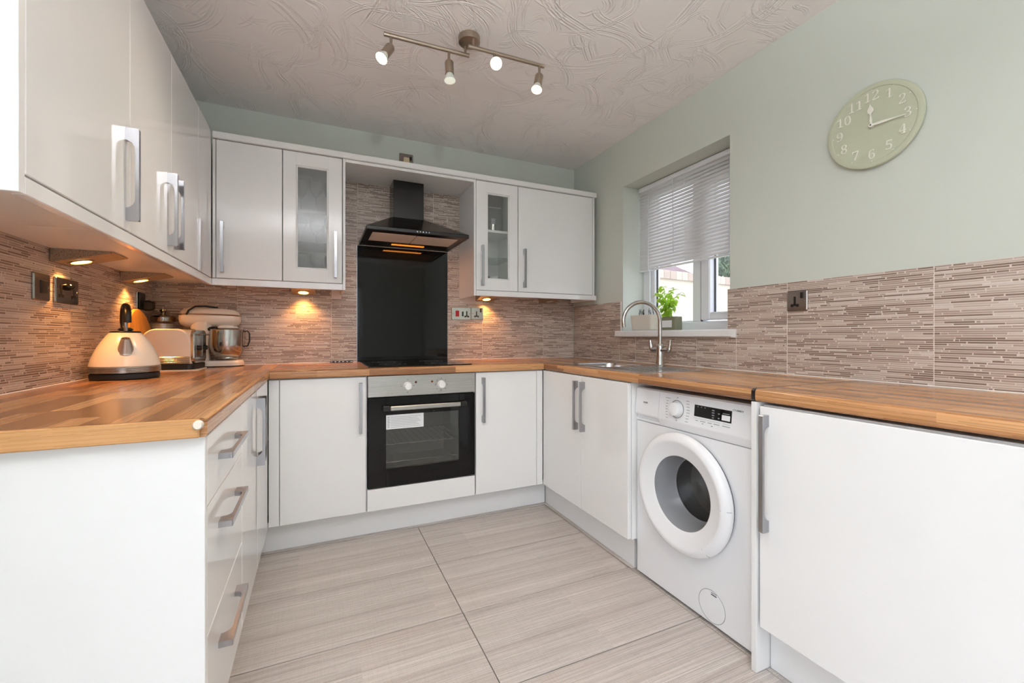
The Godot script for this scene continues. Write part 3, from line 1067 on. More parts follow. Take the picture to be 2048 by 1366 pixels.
func cooking() -> void:
	# splashback and hob
	var o := thing("splashback", "tall black glass splashback behind the hob", "splashback", V(1.057, 0.911, 0))
	part(o, "glass_sheet", G.new().span(V(0, 0.001, -0.007), V(0.60, 0.755, 0.002), 0.001), M["black gloss"])
	part(o, "edge_trim", G.new().span(V(-0.0035, 0.001, -0.007), V(-0.0005, 0.755, 0.0025)), M["chrome"], 0, "thin metal edge trim")
	o = thing("hob", "flat black glass hob set in the back worktop", "hob", V(1.068, 0.91, 0.045))
	part(o, "glass_plate", G.new().loft([flat_ring(rrect(0.585, 0.50, 0.006), 0.0005, Vector2(0.2925, 0.25)), flat_ring(rrect(0.585, 0.50, 0.006), 0.004, Vector2(0.2925, 0.25)), flat_ring(rrect(0.579, 0.494, 0.005), 0.006, Vector2(0.2925, 0.25))]), M["black gloss"], 20)
	var g := G.new()
	for q in [[0.15, 0.13, 0.09], [0.43, 0.13, 0.075], [0.15, 0.36, 0.075], [0.43, 0.36, 0.09]]:
		for r in [q[2], q[2] * 0.6]:
			g.t = Transform3D(Basis(), V(q[0], 0.006, q[1]))
			g.lathe([Vector2(r, 0), Vector2(r, 0.0004), Vector2(r - 0.0015, 0.0004), Vector2(r - 0.0015, 0)], 28)
	part(o, "cooking_zone", g, M["dark grey"])
	o = thing("power_strip", "small dark flat fitting on the worktop against the tiles, left of the hob", "fitting", V(0.895, 0.91, 0.006))
	part(o, "casing", G.new().span(V(0, 0.0005, 0), V(0.135, 0.013, 0.022), 0.003), M["dark chrome"])
	g = G.new()
	for k in 5:
		g.span(V(0.012 + k * 0.023, 0.004, 0.0215), V(0.026 + k * 0.023, 0.010, 0.0228))
	part(o, "slot", g, M["black satin"])
	# oven
	o = thing("oven", "built-in electric oven with steel panel and black glass door", "oven", V(1.0625, 0.272, 0))
	g = G.new()
	g.span(V(0.001, 0, 0.02), V(0.008, 0.595, 0.556))
	g.span(V(0.587, 0, 0.02), V(0.594, 0.595, 0.556))
	g.span(V(0.008, 0, 0.02), V(0.587, 0.02, 0.556))
	g.span(V(0.008, 0.46, 0.02), V(0.587, 0.595, 0.556))
	g.span(V(0.008, 0.02, 0.02), V(0.587, 0.46, 0.03))
	part(o, "body", g, M["dark grey"])
	g = G.new()
	g.span(V(0.05, 0.05, 0.12), V(0.06, 0.44, 0.55))
	g.span(V(0.535, 0.05, 0.12), V(0.545, 0.44, 0.55))
	g.span(V(0.05, 0.04, 0.12), V(0.545, 0.05, 0.55))
	g.span(V(0.05, 0.44, 0.12), V(0.545, 0.45, 0.55))
	g.span(V(0.05, 0.04, 0.11), V(0.545, 0.45, 0.12))
	part(o, "cavity", g, M["cavity grey"])
	g = G.new()
	for zz in [0.15, 0.54]:
		g.tube([V(0.062, 0.215, zz), V(0.533, 0.215, zz)], 0.003, 6)
	for k in 13:
		g.tube([V(0.08 + k * 0.036, 0.215, 0.15), V(0.08 + k * 0.036, 0.215, 0.54)], 0.0016, 5)
	g.tube([V(0.10, 0.12, 0.545), V(0.50, 0.12, 0.545)], 0.002, 6)
	part(o, "rack", g, M["polished steel"], 40)
	var pm := G.new()
	pm.us = Vector2(1.5, 3)
	pm.span(V(0.001, 0.482, 0.556), V(0.594, 0.595, 0.582), 0.002)
	var panel := part(o, "control_panel", pm, M["brushed steel"])
	for q in [[0.207, 0.535], [0.394, 0.535]]:
		g = G.new()
		g.t = turned(Vector3.RIGHT, 90, V(q[0], q[1], 0.582))
		g.lathe([Vector2(0.023, 0), Vector2(0.023, 0.003), Vector2(0.0205, 0.005), Vector2(0.0195, 0.020), Vector2(0.017, 0.023), Vector2(0, 0.0235)], 28)
		part(panel, "knob", g, M["white satin"], 35)
	g = G.new()
	for q in [[0.207, 0.535], [0.394, 0.535]]:
		for k in 8:
			var a := PI / 2 + TAU * k / 8
			if q[0] < 0.3 and k % 2:
				continue
			g.box(V(q[0] + 0.034 * cos(a), q[1] + 0.034 * sin(a), 0.5822), V(0.004, 0.004, 0.0006))
	part(panel, "dial_markings", g, M["ink"])
	for q in [[0.252, 0.554, "red lens"], [0.342, 0.554, "amber lens"]]:
		g = G.new()
		g.t = turned(Vector3.RIGHT, 90, V(q[0], q[1], 0.582))
		g.lathe([Vector2(0.006, 0), Vector2(0.0055, 0.002), Vector2(0, 0.003)], 14)
		part(panel, "indicator_lamp", g, M[q[2]], 40)
	g = G.new()
	g.span(V(0.001, 0.002, 0.558), V(0.094, 0.478, 0.581), 0.0015)
	g.span(V(0.499, 0.002, 0.558), V(0.594, 0.478, 0.581), 0.0015)
	g.span(V(0.093, 0.002, 0.558), V(0.50, 0.097, 0.581), 0.0015)
	g.span(V(0.093, 0.383, 0.558), V(0.50, 0.478, 0.581), 0.0015)
	var door := part(o, "door", g, M["black gloss"])
	part(door, "pane", G.new().span(V(0.093, 0.096, 0.572), V(0.50, 0.384, 0.578)), M["smoked glass"])
	g = G.new()
	g.span(V(0.112, 0.409, 0.598), V(0.502, 0.433, 0.610), 0.004)
	part(door, "handle", g, M["brushed steel"], 0, "satin steel bar handle")
	for x in [0.075, 0.502]:
		part(door, "handle_bracket", G.new().span(V(x, 0.407, 0.5812), V(x + 0.037, 0.435, 0.609), 0.003), M["black satin"])
	var st := part(door, "label_sheet", G.new().span(V(0.094, 0.307, 0.5783), V(0.295, 0.383, 0.5815), 0.0003), M["paper"], 0, "white printed instruction label")
	g = G.new()
	for k in 7:
		g.span(V(0.118, 0.316 + k * 0.009, 0.5816), V(0.28 - 0.01 * (k % 3), 0.3175 + k * 0.009, 0.5818))
		g.span(V(0.10, 0.315 + k * 0.009, 0.5816), V(0.112, 0.3185 + k * 0.009, 0.5818))
	part(st, "printed_lines", g, M["print grey"])
	# cooker hood
	o = thing("cooker_hood", "black pyramid chimney cooker hood over the hob", "cooker hood", V(1.0675, 1.668, 0.003))
	var W := 0.59
	var D := 0.472
	g = G.new()
	g.span(V(0.194, 0.14, 0), V(0.387, 0.4025, 0.152), 0.002)
	part(o, "chimney", g, M["black enamel"])
	g = G.new()
	var b0 := [V(0, 0.02, 0), V(W, 0.02, 0), V(W, 0.02, D), V(0, 0.02, D)]
	var b1 := [V(0.19, 0.165, 0), V(0.391, 0.165, 0), V(0.391, 0.165, 0.156), V(0.19, 0.165, 0.156)]
	for k in 4:
		var k2 := (k + 1) % 4
		g.quad(b0[k2], b0[k], b1[k], b1[k2])
	g.quad(b1[3], b1[2], b1[1], b1[0])
	part(o, "canopy", g, M["black enamel"])
	g = G.new()
	g.span(V(0, 0, D - 0.012), V(W, 0.02, D), 0.002)
	g.span(V(0, 0, 0), V(0.012, 0.02, D - 0.012))
	g.span(V(W - 0.012, 0, 0), V(W, 0.02, D - 0.012))
	g.span(V(0.012, 0.012, 0), V(W - 0.012, 0.018, D - 0.012))
	g.span(V(0.012, 0.002, D - 0.075), V(W - 0.012, 0.012, D - 0.012))
	g.span(V(0.012, 0.002, 0), V(W - 0.012, 0.012, 0.155))
	g.span(V(0.012, 0.002, 0.155), V(0.04, 0.012, D - 0.075))
	g.span(V(W - 0.04, 0.002, 0.155), V(W - 0.012, 0.012, D - 0.075))
	part(o, "rim", g, M["black satin"])
	for x in [0.04, 0.297]:
		g = G.new()
		g.span(V(x, 0.004, 0.155), V(x + 0.253, 0.009, D - 0.075), 0.001)
		for k in 9:
			g.span(V(x + 0.004, 0.003, 0.16 + k * 0.026), V(x + 0.249, 0.0042, 0.173 + k * 0.026))
		part(o, "grease_filter", g, M["mesh filter"])
	part(o, "lamp_lens", G.new().span(V(0.19, -0.001, 0.085), V(0.40, 0.003, 0.11), 0.001), M["hood lens"], 0, "glowing amber lamp strip")
	g = G.new()
	for k in 5:
		g.t = turned(Vector3.RIGHT, 90, V(0.278 + k * 0.017, 0.010, D))
		g.lathe([Vector2(0.004, 0), Vector2(0.0035, 0.002), Vector2(0, 0.002)], 10)
	part(o, "push_button", g, M["chrome"])
	var L := AreaLight3D.new()
	L.name = "hood_lamp"
	L.area_size = Vector2(0.26, 0.045)
	L.light_color = Color(1.0, 0.6, 0.25)
	L.light_energy = 0.05
	L.shadow_enabled = true
	L.position = V(1.0675 + 0.295, 1.664, 0.103)
	L.rotation_degrees.x = -90
	add_child(L)

func washer() -> void:
	var o := thing("washing_machine", "white front-loading washing machine under the right worktop", "washing machine", V(2.70, 0, 1.393), -90)
	var w := 0.580
	var wh: Material = M["appliance white"]
	var g := G.new()
	g.span(V(0, 0.03, 0.02), V(0.012, 0.848, 0.535), 0.002)
	g.span(V(w - 0.012, 0.03, 0.02), V(w, 0.848, 0.535), 0.002)
	g.span(V(0.012, 0.838, 0.02), V(w - 0.012, 0.848, 0.535), 0.002)
	g.span(V(0.012, 0.03, 0.02), V(w - 0.012, 0.848, 0.03))
	g.span(V(0.012, 0.03, 0.03), V(w - 0.012, 0.04, 0.535))
	part(o, "body", g, wh)
	# front sheet with a round port
	g = G.new()
	var c := Vector2(0.281, 0.457)
	var y0 := 0.014
	var y1 := 0.697
	var n := 64
	var inn := PackedVector3Array()
	var inb := PackedVector3Array()
	var out := PackedVector3Array()
	var outb := PackedVector3Array()
	for i in n:
		var d := Vector2(cos(TAU * i / n), sin(TAU * i / n))
		var k := 1e9
		if d.x > 1e-6: k = minf(k, (w - 0.002 - c.x) / d.x)
		if d.x < -1e-6: k = minf(k, (0.002 - c.x) / d.x)
		if d.y > 1e-6: k = minf(k, (y1 - c.y) / d.y)
		if d.y < -1e-6: k = minf(k, (y0 - c.y) / d.y)
		var e := c + d * k
		inn.append(V(c.x + d.x * 0.175, c.y + d.y * 0.175, 0.546))
		inb.append(V(c.x + d.x * 0.175, c.y + d.y * 0.175, 0.52))
		out.append(V(e.x, e.y, 0.546))
		outb.append(V(e.x, e.y, 0.53))
	# corners of the sheet
	for corner in [Vector2(0.002, y0), Vector2(w - 0.002, y0), Vector2(0.002, y1), Vector2(w - 0.002, y1)]:
		var best := 0
		for i in n:
			if Vector2(out[i].x, out[i].y).distance_to(corner) < Vector2(out[best].x, out[best].y).distance_to(corner):
				best = i
		out[best] = V(corner.x, corner.y, 0.546)
		outb[best] = V(corner.x, corner.y, 0.53)
	for i in n:
		var j := (i + 1) % n
		g.quad(inn[i], out[i], out[j], inn[j])
		g.quad(out[i], outb[i], outb[j], out[j])
		g.quad(inb[i], inn[i], inn[j], inb[j])
	part(o, "front_panel", g, wh)
	# control fascia and detergent drawer
	var fr := Transform3D(Basis(Vector3(0, 0, 1), Vector3(0, 1, 0), Vector3(-1, 0, 0)), Vector3.ZERO)
	g = G.new()
	g.t = fr
	g.prism(P([0.53, 0.848, 0.538, 0.848, 0.546, 0.842, 0.556, 0.735, 0.555, 0.727, 0.546, 0.700, 0.53, 0.698]), -(w - 0.001), -0.147)
	var panel := part(o, "control_panel", g, wh, 20)
	g = G.new()
	g.t = fr
	g.prism(P([0.53, 0.848, 0.538, 0.848, 0.546, 0.842, 0.556, 0.735, 0.554, 0.728, 0.541, 0.726, 0.541, 0.713, 0.549, 0.711, 0.547, 0.700, 0.53, 0.698]), -0.145, -0.001)
	part(o, "detergent_drawer", g, wh, 20)
	var tilt := -5.3
	var pz := func(y): return 0.546 + (0.842 - y) * (0.010 / 0.107)
	g = G.new()
	g.t = turned(Vector3.RIGHT, 90 + tilt, V(0.247, 0.783, pz.call(0.783)))
	g.lathe([Vector2(0.036, 0), Vector2(0.036, 0.001), Vector2(0.034, 0.0015), Vector2(0.0335, 0.0005)], 36)
	part(panel, "dial_ring", g, M["chrome"], 30)
	g = G.new()
	g.t = turned(Vector3.RIGHT, 90 + tilt, V(0.247, 0.783, pz.call(0.783)))
	g.lathe([Vector2(0.030, 0), Vector2(0.029, 0.012), Vector2(0.026, 0.020), Vector2(0.020, 0.023), Vector2(0, 0.024)], 36)
	part(panel, "dial", g, wh, 35)
	g = G.new()
	g.t = turned(Vector3.RIGHT, tilt, V(0.417, 0.793, pz.call(0.793)))
	g.box(Vector3.ZERO, V(0.165, 0.044, 0.002), 0.0008)
	var disp := part(panel, "display", g, M["black gloss"])
	g = G.new()
	g.t = turned(Vector3.RIGHT, tilt, V(0.417, 0.793, pz.call(0.793)))
	for q in [[-0.065, 0.016, 0.004, 0.004], [-0.049, 0.016, 0.004, 0.004], [-0.032, 0.016, 0.004, 0.004], [0.005, 0.012, 0.010, 0.004], [0.005, 0.003, 0.010, 0.004], [0.005, -0.006, 0.010, 0.004], [0.005, -0.015, 0.008, 0.003], [0.030, 0.003, 0.007, 0.004], [0.030, -0.013, 0.006, 0.004], [0.060, 0.008, 0.028, 0.0025]]:
		g.box(V(q[0], q[1], 0.0011), V(q[2], q[3], 0.0004))
	part(disp, "display_symbols", g, M["print grey"])
	g = G.new()
	g.t = turned(Vector3.RIGHT, tilt, V(0.417, 0.793, pz.call(0.793)))
	g.box(V(0.060, -0.007, 0.0013), V(0.034, 0.019, 0.001))
	part(disp, "start_button", g, wh)
	g = G.new()
	for k in 8:
		for s in [-1, 1]:
			var y := 0.822 - k * 0.0115
			var x: float = 0.247 + s * (0.058 + 0.004 * absf(k - 3.5) * -0.4)
			g.box(V(x, y, pz.call(y) + 0.0002), V(0.020 - 0.005 * ((k * 3 + s) % 3), 0.0022, 0.0006))
	for k in 5:
		var x: float = [0.349, 0.377, 0.409, 0.439, 0.479][k]
		g.box(V(x, 0.756, pz.call(0.756) + 0.0002), V([0.012, 0.024, 0.018, 0.024, 0.032][k], 0.0024, 0.0006))
		g.box(V(x, 0.764, pz.call(0.764) + 0.0002), V(0.03, 0.0008, 0.0006))
	for q in [[0.377, 0.748], [0.419, 0.746], [0.247, 0.829], [0.247, 0.738]]:
		g.box(V(q[0], q[1], pz.call(q[1]) + 0.0002), V(0.007, 0.003, 0.0006))
	part(panel, "printed_markings", g, M["print grey"])
	var lt := lettering(o, "LOGIK", 0.0095, V(0.063, 0.785, pz.call(0.785) + 0.0005), M["ink"], 0.0008)
	lt.rotation_degrees.x = tilt
	lt = lettering(panel, "L712WM23", 0.0085, V(0.523, 0.819, pz.call(0.819) + 0.0005), M["ink"], 0.0008)
	lt.rotation_degrees.x = tilt
	# door
	var dt := turned(Vector3.RIGHT, 90, V(c.x, c.y, 0))
	g = G.new()
	g.t = dt
	g.lathe([Vector2(0.225, 0.546), Vector2(0.229, 0.548), Vector2(0.229, 0.556), Vector2(0.20, 0.558)], 64)
	part(o, "door_seal", g, M["gasket grey"], 40)
	g = G.new()
	g.t = dt
	g.lathe([Vector2(0.224, 0.556), Vector2(0.234, 0.558), Vector2(0.2365, 0.564), Vector2(0.235, 0.572), Vector2(0.229, 0.581), Vector2(0.219, 0.588), Vector2(0.209, 0.591), Vector2(0.201, 0.590), Vector2(0.194, 0.586), Vector2(0.160, 0.574), Vector2(0.148, 0.571), Vector2(0.1445, 0.568), Vector2(0.1445, 0.556)], 72)
	var door := part(o, "door", g, wh, 32)
	g = G.new()
	g.t = dt
	g.lathe([Vector2(0.2355, 0.5725), Vector2(0.2296, 0.5819), Vector2(0.2195, 0.5889), Vector2(0.2095, 0.5919), Vector2(0.2015, 0.5909), Vector2(0.2015, 0.589)], 14, deg_to_rad(-2), deg_to_rad(52))
	part(door, "door_handle", g, wh, 30)
	g = G.new()
	g.t = dt
	for a in [-2.4, 52.4]:
		var d := V(cos(deg_to_rad(a)), 0, sin(deg_to_rad(a)))
		g.tube([d * 0.236 + V(0, 0.5715, 0), d * 0.2295 + V(0, 0.5813, 0), d * 0.2035 + V(0, 0.5913, 0)], 0.0008, 5)
	part(door, "handle_seam", g, M["print grey"])
	g = G.new()
	g.t = dt
	g.lathe([Vector2(0.1235, 0.462), Vector2(0.1245, 0.466), Vector2(0.129, 0.49), Vector2(0.136, 0.53), Vector2(0.1435, 0.568), Vector2(0.1445, 0.568)].map(func(q): return q), 64)
	var bowl := part(door, "door_bowl", g, M["bowl grey"], 40, "silvery grey moulded bowl round the glass")
	g = G.new()
	g.t = dt
	g.lathe([Vector2(0.1245, 0.461), Vector2(0.1255, 0.464), Vector2(0.1245, 0.4665), Vector2(0.1225, 0.4665), Vector2(0.1215, 0.464)], 64)
	part(bowl, "bright_ring", g, M["chrome"], 60)
	g = G.new()
	g.t = dt
	g.lathe([Vector2(0.122, 0.463), Vector2(0.10, 0.4665), Vector2(0, 0.470)], 48)
	part(door, "pane", g, M["drum glass"], 40)
	g = G.new()
	g.t = dt
	g.lathe([Vector2(0, 0.16), Vector2(0.08, 0.165), Vector2(0.085, 0.18), Vector2(0.22, 0.15), Vector2(0.235, 0.17), Vector2(0.235, 0.42), Vector2(0.18, 0.45), Vector2(0.178, 0.53), Vector2(0.182, 0.53)], 48)
	var drum := part(o, "drum", g, M["drum steel"], 40)
	for k in 3:
		g = G.new()
		var a := TAU * k / 3 + 0.5
		g.t = dt * turned(Vector3.UP, rad_to_deg(a))
		g.tube([V(0.225, 0.18, 0), V(0.19, 0.20, 0), V(0.185, 0.38, 0), V(0.225, 0.41, 0)], 0.018, 8)
		part(drum, "paddle", g, M["dark chrome"], 50)
	g = G.new()
	for k in 60:
		var a := k * 2.399963
		var r := 0.02 + 0.022 * sqrt(float(k)) * 0.9
		g.t = dt * Transform3D(Basis(), V(cos(a) * r, 0.17, sin(a) * r))
		g.lathe([Vector2(0.010, 0), Vector2(0.007, 0.007), Vector2(0, 0.010)], 8)
	var st := part(drum, "drum_dimples", g, M["polished steel"], 60)
	st.set_meta("kind", "stuff")
	# filter cover, feet
	g = G.new()
	g.t = turned(Vector3.RIGHT, 90, V(0.411, 0.077, 0.546))
	g.lathe([Vector2(0.0595, 0), Vector2(0.0595, 0.0008), Vector2(0.0580, 0.0008), Vector2(0.0580, 0)], 40)
	part(o, "filter_outline", g, M["print grey"])
	g = G.new()
	g.t = turned(Vector3.RIGHT, 90, V(0.411, 0.077, 0.546))
	g.lathe([Vector2(0.0578, 0), Vector2(0.057, 0.0012), Vector2(0, 0.0012)], 40)
	var fc := part(o, "filter_cover", g, wh, 20)
	g = G.new()
	g.span(V(0.409, 0.120, 0.547), V(0.433, 0.124, 0.5476))
	g.span(V(0.409, 0.128, 0.547), V(0.433, 0.130, 0.5476))
	part(fc, "pry_slot", g, M["ink"])
	for q in [[0.05, 0.08], [0.53, 0.08], [0.05, 0.49], [0.53, 0.49]]:
		g = G.new()
		g.t = Transform3D(Basis(), V(q[0], 0.0, q[1]))
		g.lathe([Vector2(0, 0.0005), Vector2(0.022, 0.0005), Vector2(0.022, 0.012), Vector2(0.012, 0.014), Vector2(0.012, 0.031)], 14)
		part(o, "foot", g, M["black rubber"], 40)

func sink_and_tap() -> void:
	var o := thing("sink", "stainless steel inset sink with drainer in the right worktop", "sink", V(2.16, 0.91, 0.705))
	var m: Material = M["sink steel"]
	var W := 0.395
	var L := 0.72
	# frame: x 0..W across, z 0..L along
	var bc := Vector2(0.19, 0.205)
	var br := rrect(0.29, 0.31, 0.055, 6)
	var shp := rrect(0.29, 0.31, 0.0006, 6)
	var g := G.new()
	g.us = Vector2(2, 2)
	g.swap = true
	var ya := 0.0035
	g.loft([flat_ring(shp, ya, bc), flat_ring(br, ya, bc), flat_ring(rrect(0.282, 0.302, 0.052, 6), 0.0, bc), flat_ring(rrect(0.272, 0.292, 0.05, 6), -0.03, bc), flat_ring(rrect(0.256, 0.276, 0.05, 6), -0.135, bc), flat_ring(rrect(0.21, 0.23, 0.045, 6), -0.155, bc)], false)
	var rb := flat_ring(rrect(0.21, 0.23, 0.045, 6), -0.155, bc)
	for k in rb.size():
		g.tri(V(bc.x, -0.158, bc.y), rb[k], rb[(k + 1) % rb.size()])
		g.tri(V(bc.x, -0.158, bc.y), rb[(k + 1) % rb.size()], rb[k])
	part(o, "bowl", g, m, 35)
	g = G.new()
	g.us = Vector2(2, 2)
	g.swap = true
	for q in [[0.012, bc.x - 0.145, 0.012, L - 0.012], [bc.x + 0.145, W - 0.012, 0.012, L - 0.012], [bc.x - 0.145, bc.x + 0.145, 0.012, bc.y - 0.155], [bc.x - 0.145, bc.x + 0.145, bc.y + 0.155, L - 0.012]]:
		g.quad(V(q[0], ya, q[3]), V(q[1], ya, q[3]), V(q[1], ya, q[2]), V(q[0], ya, q[2]))
	var c := Vector2(W / 2, L / 2)
	g.loft([flat_ring(rrect(W, L, 0.02, 6), 0.0006, c), flat_ring(rrect(W - 0.006, L - 0.006, 0.018, 6), ya, c), flat_ring(rrect(W - 0.024, L - 0.024, 0.001, 6), ya, c)], false)
	part(o, "rim", g, m, 25)
	g = G.new()
	for k in 7:
		g.span(V(0.07 + k * 0.042, 0.003, 0.42), V(0.082 + k * 0.042, 0.0062, 0.67), 0.0025)
	part(o, "drainer_ribs", g, m)
	g = G.new()
	g.t = Transform3D(Basis(), V(bc.x, -0.157, bc.y))
	g.lathe([Vector2(0.038, 0), Vector2(0.036, 0.003), Vector2(0.03, 0.002), Vector2(0, 0.001)], 20)
	part(o, "waste", g, M["chrome"], 40)
	# swan-neck tap
	o = thing("mixer_tap", "chrome swan-neck mixer tap with two levers behind the sink", "tap", V(2.522, 0.9137, 1.147))
	var ch: Material = M["polished steel"]
	g = G.new()
	g.lathe([Vector2(0, 0), Vector2(0.027, 0), Vector2(0.027, 0.006), Vector2(0.022, 0.010), Vector2(0.0205, 0.05), Vector2(0.0205, 0.108), Vector2(0.016, 0.116), Vector2(0.013, 0.122), Vector2(0, 0.122)], 24)
	part(o, "body", g, ch, 35)
	var path := []
	var dir := V(-0.2, 0, -0.062).normalized()
	path.append(V(0, 0.10, 0))
	path.append(V(0, 0.16, 0))
	path.append(V(0, 0.22, 0))
	var R := 0.104
	for k in 17:
		var a := PI * k / 16 * 1.06
		path.append(V(0, 0.245, 0) + dir * (R - R * cos(a)) + V(0, R * sin(a), 0))
	path.append(path[-1] + V(0, -0.012, 0) + dir * -0.002)
	g = G.new()
	g.tube(path, 0.0105, 14)
	part(o, "spout", g, ch, 50)
	for s in [-1, 1]:
		g = G.new()
		g.tube([V(0, 0.088, s * 0.015), V(0, 0.088, s * 0.05)], 0.0135, 14)
		g.tube([V(0, 0.088, s * 0.05), V(0, 0.090, s * 0.062), V(0, 0.100, s * 0.069), V(0, 0.122, s * 0.072), V(0, 0.142, s * 0.075)], [0.0135, 0.0135, 0.013, 0.010, 0.0085], 12)
		part(o, "lever", g, ch, 45)

func window_things() -> void:
	# venetian blind
	var o := thing("venetian_blind", "white venetian blind half lowered in the window recess", "blind", V(2.845, 0, 0.613))
	var L := 0.808
	var m: Material = M["blind slat"]
	part(o, "headrail", G.new().span(V(-0.016, 2.058, 0), V(0.016, 2.086, L), 0.004), M["upvc"])
	var g := G.new()
	var arc := PackedVector2Array()
	for i in 6:
		var f := -1.0 + 2.0 * i / 5.0
		arc.append(Vector2(f * 0.0125, 0.0018 * (1 - f * f)))
	g.t = turned(Vector3.BACK, 0)
	var rot := deg_to_rad(69)       # room edge low, outer edge high
	var pts := []
	for q in arc:
		pts.append(Vector2(q.x * cos(rot) - q.y * sin(rot), q.x * sin(rot) + q.y * cos(rot)))
	for i in 5:
		var a: Vector2 = pts[i]
		var b: Vector2 = pts[i + 1]
		g.quad(V(a.x, a.y, 0.002), V(a.x, a.y, L - 0.002), V(b.x, b.y, L - 0.002), V(b.x, b.y, 0.002))
		g.quad(V(a.x, a.y - 0.0003, L - 0.002), V(a.x, a.y - 0.0003, 0.002), V(b.x, b.y - 0.0003, 0.002), V(b.x, b.y - 0.0003, L - 0.002))
	var slat := g.commit(60)
	var n := 25
	for k in n:
		var s := put(o, "slat", slat, m)
		s.position = V(0, 1.541 + (2.045 - 1.541) * k / (n - 1.0), 0)
	part(o, "bottom_rail", G.new().span(V(-0.012, 1.513, 0.001), V(0.012, 1.525, L - 0.001), 0.004), M["upvc"])
	for z in [0.095, 0.405, 0.715]:
		g = G.new()
		g.tube([V(-0.0135, 1.513, z), V(-0.0135, 2.058, z)], 0.0009, 5)
		g.span(V(-0.016, 1.511, z - 0.006), V(0.0, 1.516, z + 0.006), 0.001)
		part(o, "ladder_cord", g, M["upvc"])
	g = G.new()
	g.tube([V(-0.018, 2.062, 0.31), V(-0.022, 2.04, 0.32), V(-0.026, 1.60, 0.33)], 0.0022, 6)
	part(o, "tilt_wand", g, M["clear plastic"], 50)
	# long cream planter with bare twigs
	o = thing("planter", "cream oval planter with short bare dark twigs on the window sill", "planter", V(2.765, 1.1135, 0.76))
	g = G.new()
	g.loft([flat_ring(rrect(0.062, 0.20, 0.03), 0.0), flat_ring(rrect(0.074, 0.22, 0.036), 0.008), flat_ring(rrect(0.09, 0.245, 0.044), 0.10), flat_ring(rrect(0.084, 0.239, 0.041), 0.10), flat_ring(rrect(0.08, 0.235, 0.039), 0.085)].map(func(r): var q: PackedVector3Array = r; q.reverse(); return q))
	part(o, "pot", g, M["planter cream"], 35)
	part(o, "soil", G.new().loft([flat_ring(rrect(0.079, 0.234, 0.038), 0.08), flat_ring(rrect(0.07, 0.22, 0.034), 0.09)].map(func(r): var q: PackedVector3Array = r; q.reverse(); return q)), M["soil"], 30)
	rng.seed = 21
	for k in 9:
		g = G.new()
		var z := -0.09 + k * 0.022
		var x := rng.randf_range(-0.02, 0.02)
		var a := V(x, 0.085, z)
		var b := a + V(rng.randf_range(-0.01, 0.01), rng.randf_range(0.045, 0.065), rng.randf_range(-0.015, 0.015))
		g.tube([a, (a + b) / 2 + V(0.002, 0, 0.003), b], [0.0024, 0.002, 0.0012], 6)
		g.tube([a.lerp(b, 0.5), a.lerp(b, 0.5) + V(rng.randf_range(-0.008, 0.008), 0.02, rng.randf_range(-0.012, 0.012))], [0.0016, 0.001], 5)
		part(o, "twig", g, M["twig"], 40)
	# olive planter with leafy plant
	o = thing("plant_pot", "olive rectangular pot with white label and bright green leafy plant on the sill", "plant", V(2.792, 1.1135, 0.953))
	g = G.new()
	g.loft([flat_ring(rrect(0.056, 0.128, 0.012), 0.0), flat_ring(rrect(0.060, 0.132, 0.014), 0.004), flat_ring(rrect(0.060, 0.132, 0.014), 0.078), flat_ring(rrect(0.056, 0.128, 0.012), 0.082), flat_ring(rrect(0.050, 0.122, 0.010), 0.082), flat_ring(rrect(0.050, 0.122, 0.010), 0.070)].map(func(r): var q: PackedVector3Array = r; q.reverse(); return q))
	part(o, "pot", g, M["planter olive"], 30)
	part(o, "label_sheet", G.new().span(V(-0.0312, 0.018, -0.05), V(-0.0302, 0.060, 0.036)), M["paper"], 0, "white pot label")
	part(o, "soil", G.new().span(V(-0.0245, 0.058, -0.060), V(0.0245, 0.073, 0.060), 0.003), M["soil"])
	g = G.new()
	for k in 14:
		g.t = Transform3D(Basis().scaled(V(1, 0.7, 1.2)), V(rng.randf_range(-0.02, 0.02), 0.078, rng.randf_range(-0.052, 0.052)))
		g.lathe([Vector2(0, -0.009), Vector2(0.007, -0.005), Vector2(0.009, 0.001), Vector2(0.006, 0.007), Vector2(0, 0.009)], 8)
	part(o, "pebbles", g, M["pebble"], 60)
	# stems and leaves
	var leaf := G.new()
	var rows := []
	for i in 7:
		var f := i / 6.0
		var wd := 0.62 * sin(PI * pow(f, 0.75)) + 0.02
		rows.append([V(-wd * 0.5, 0.10 * absf(wd) - 0.25 * f * f, f), V(0, -0.25 * f * f, f), V(wd * 0.5, 0.10 * absf(wd) - 0.25 * f * f, f)])
	for i in 6:
		for j in 2:
			leaf.quad(rows[i][j], rows[i + 1][j], rows[i + 1][j + 1], rows[i][j + 1])
	var lm := leaf.commit(60)
	var roots := V(0, 0.075, -0.035)
	var stems := [[V(0.0, 0.20, -0.07), V(0.0, 0.24, -0.12)], [V(-0.01, 0.26, -0.05), V(-0.02, 0.275, -0.06)], [V(0, 0.19, 0.02), V(0.0, 0.225, 0.085)], [V(0, 0.20, 0.0), V(-0.01, 0.25, 0.03)], [V(0, 0.15, 0.0), V(-0.02, 0.18, 0.05)], [V(0.01, 0.20, -0.06), V(0.01, 0.235, -0.12)], [V(-0.015, 0.15, -0.01), V(-0.02, 0.17, 0.01)], [V(0.01, 0.21, -0.03), V(0.0, 0.24, -0.02)], [V(-0.01, 0.17, -0.04), V(-0.03, 0.20, -0.07)]]
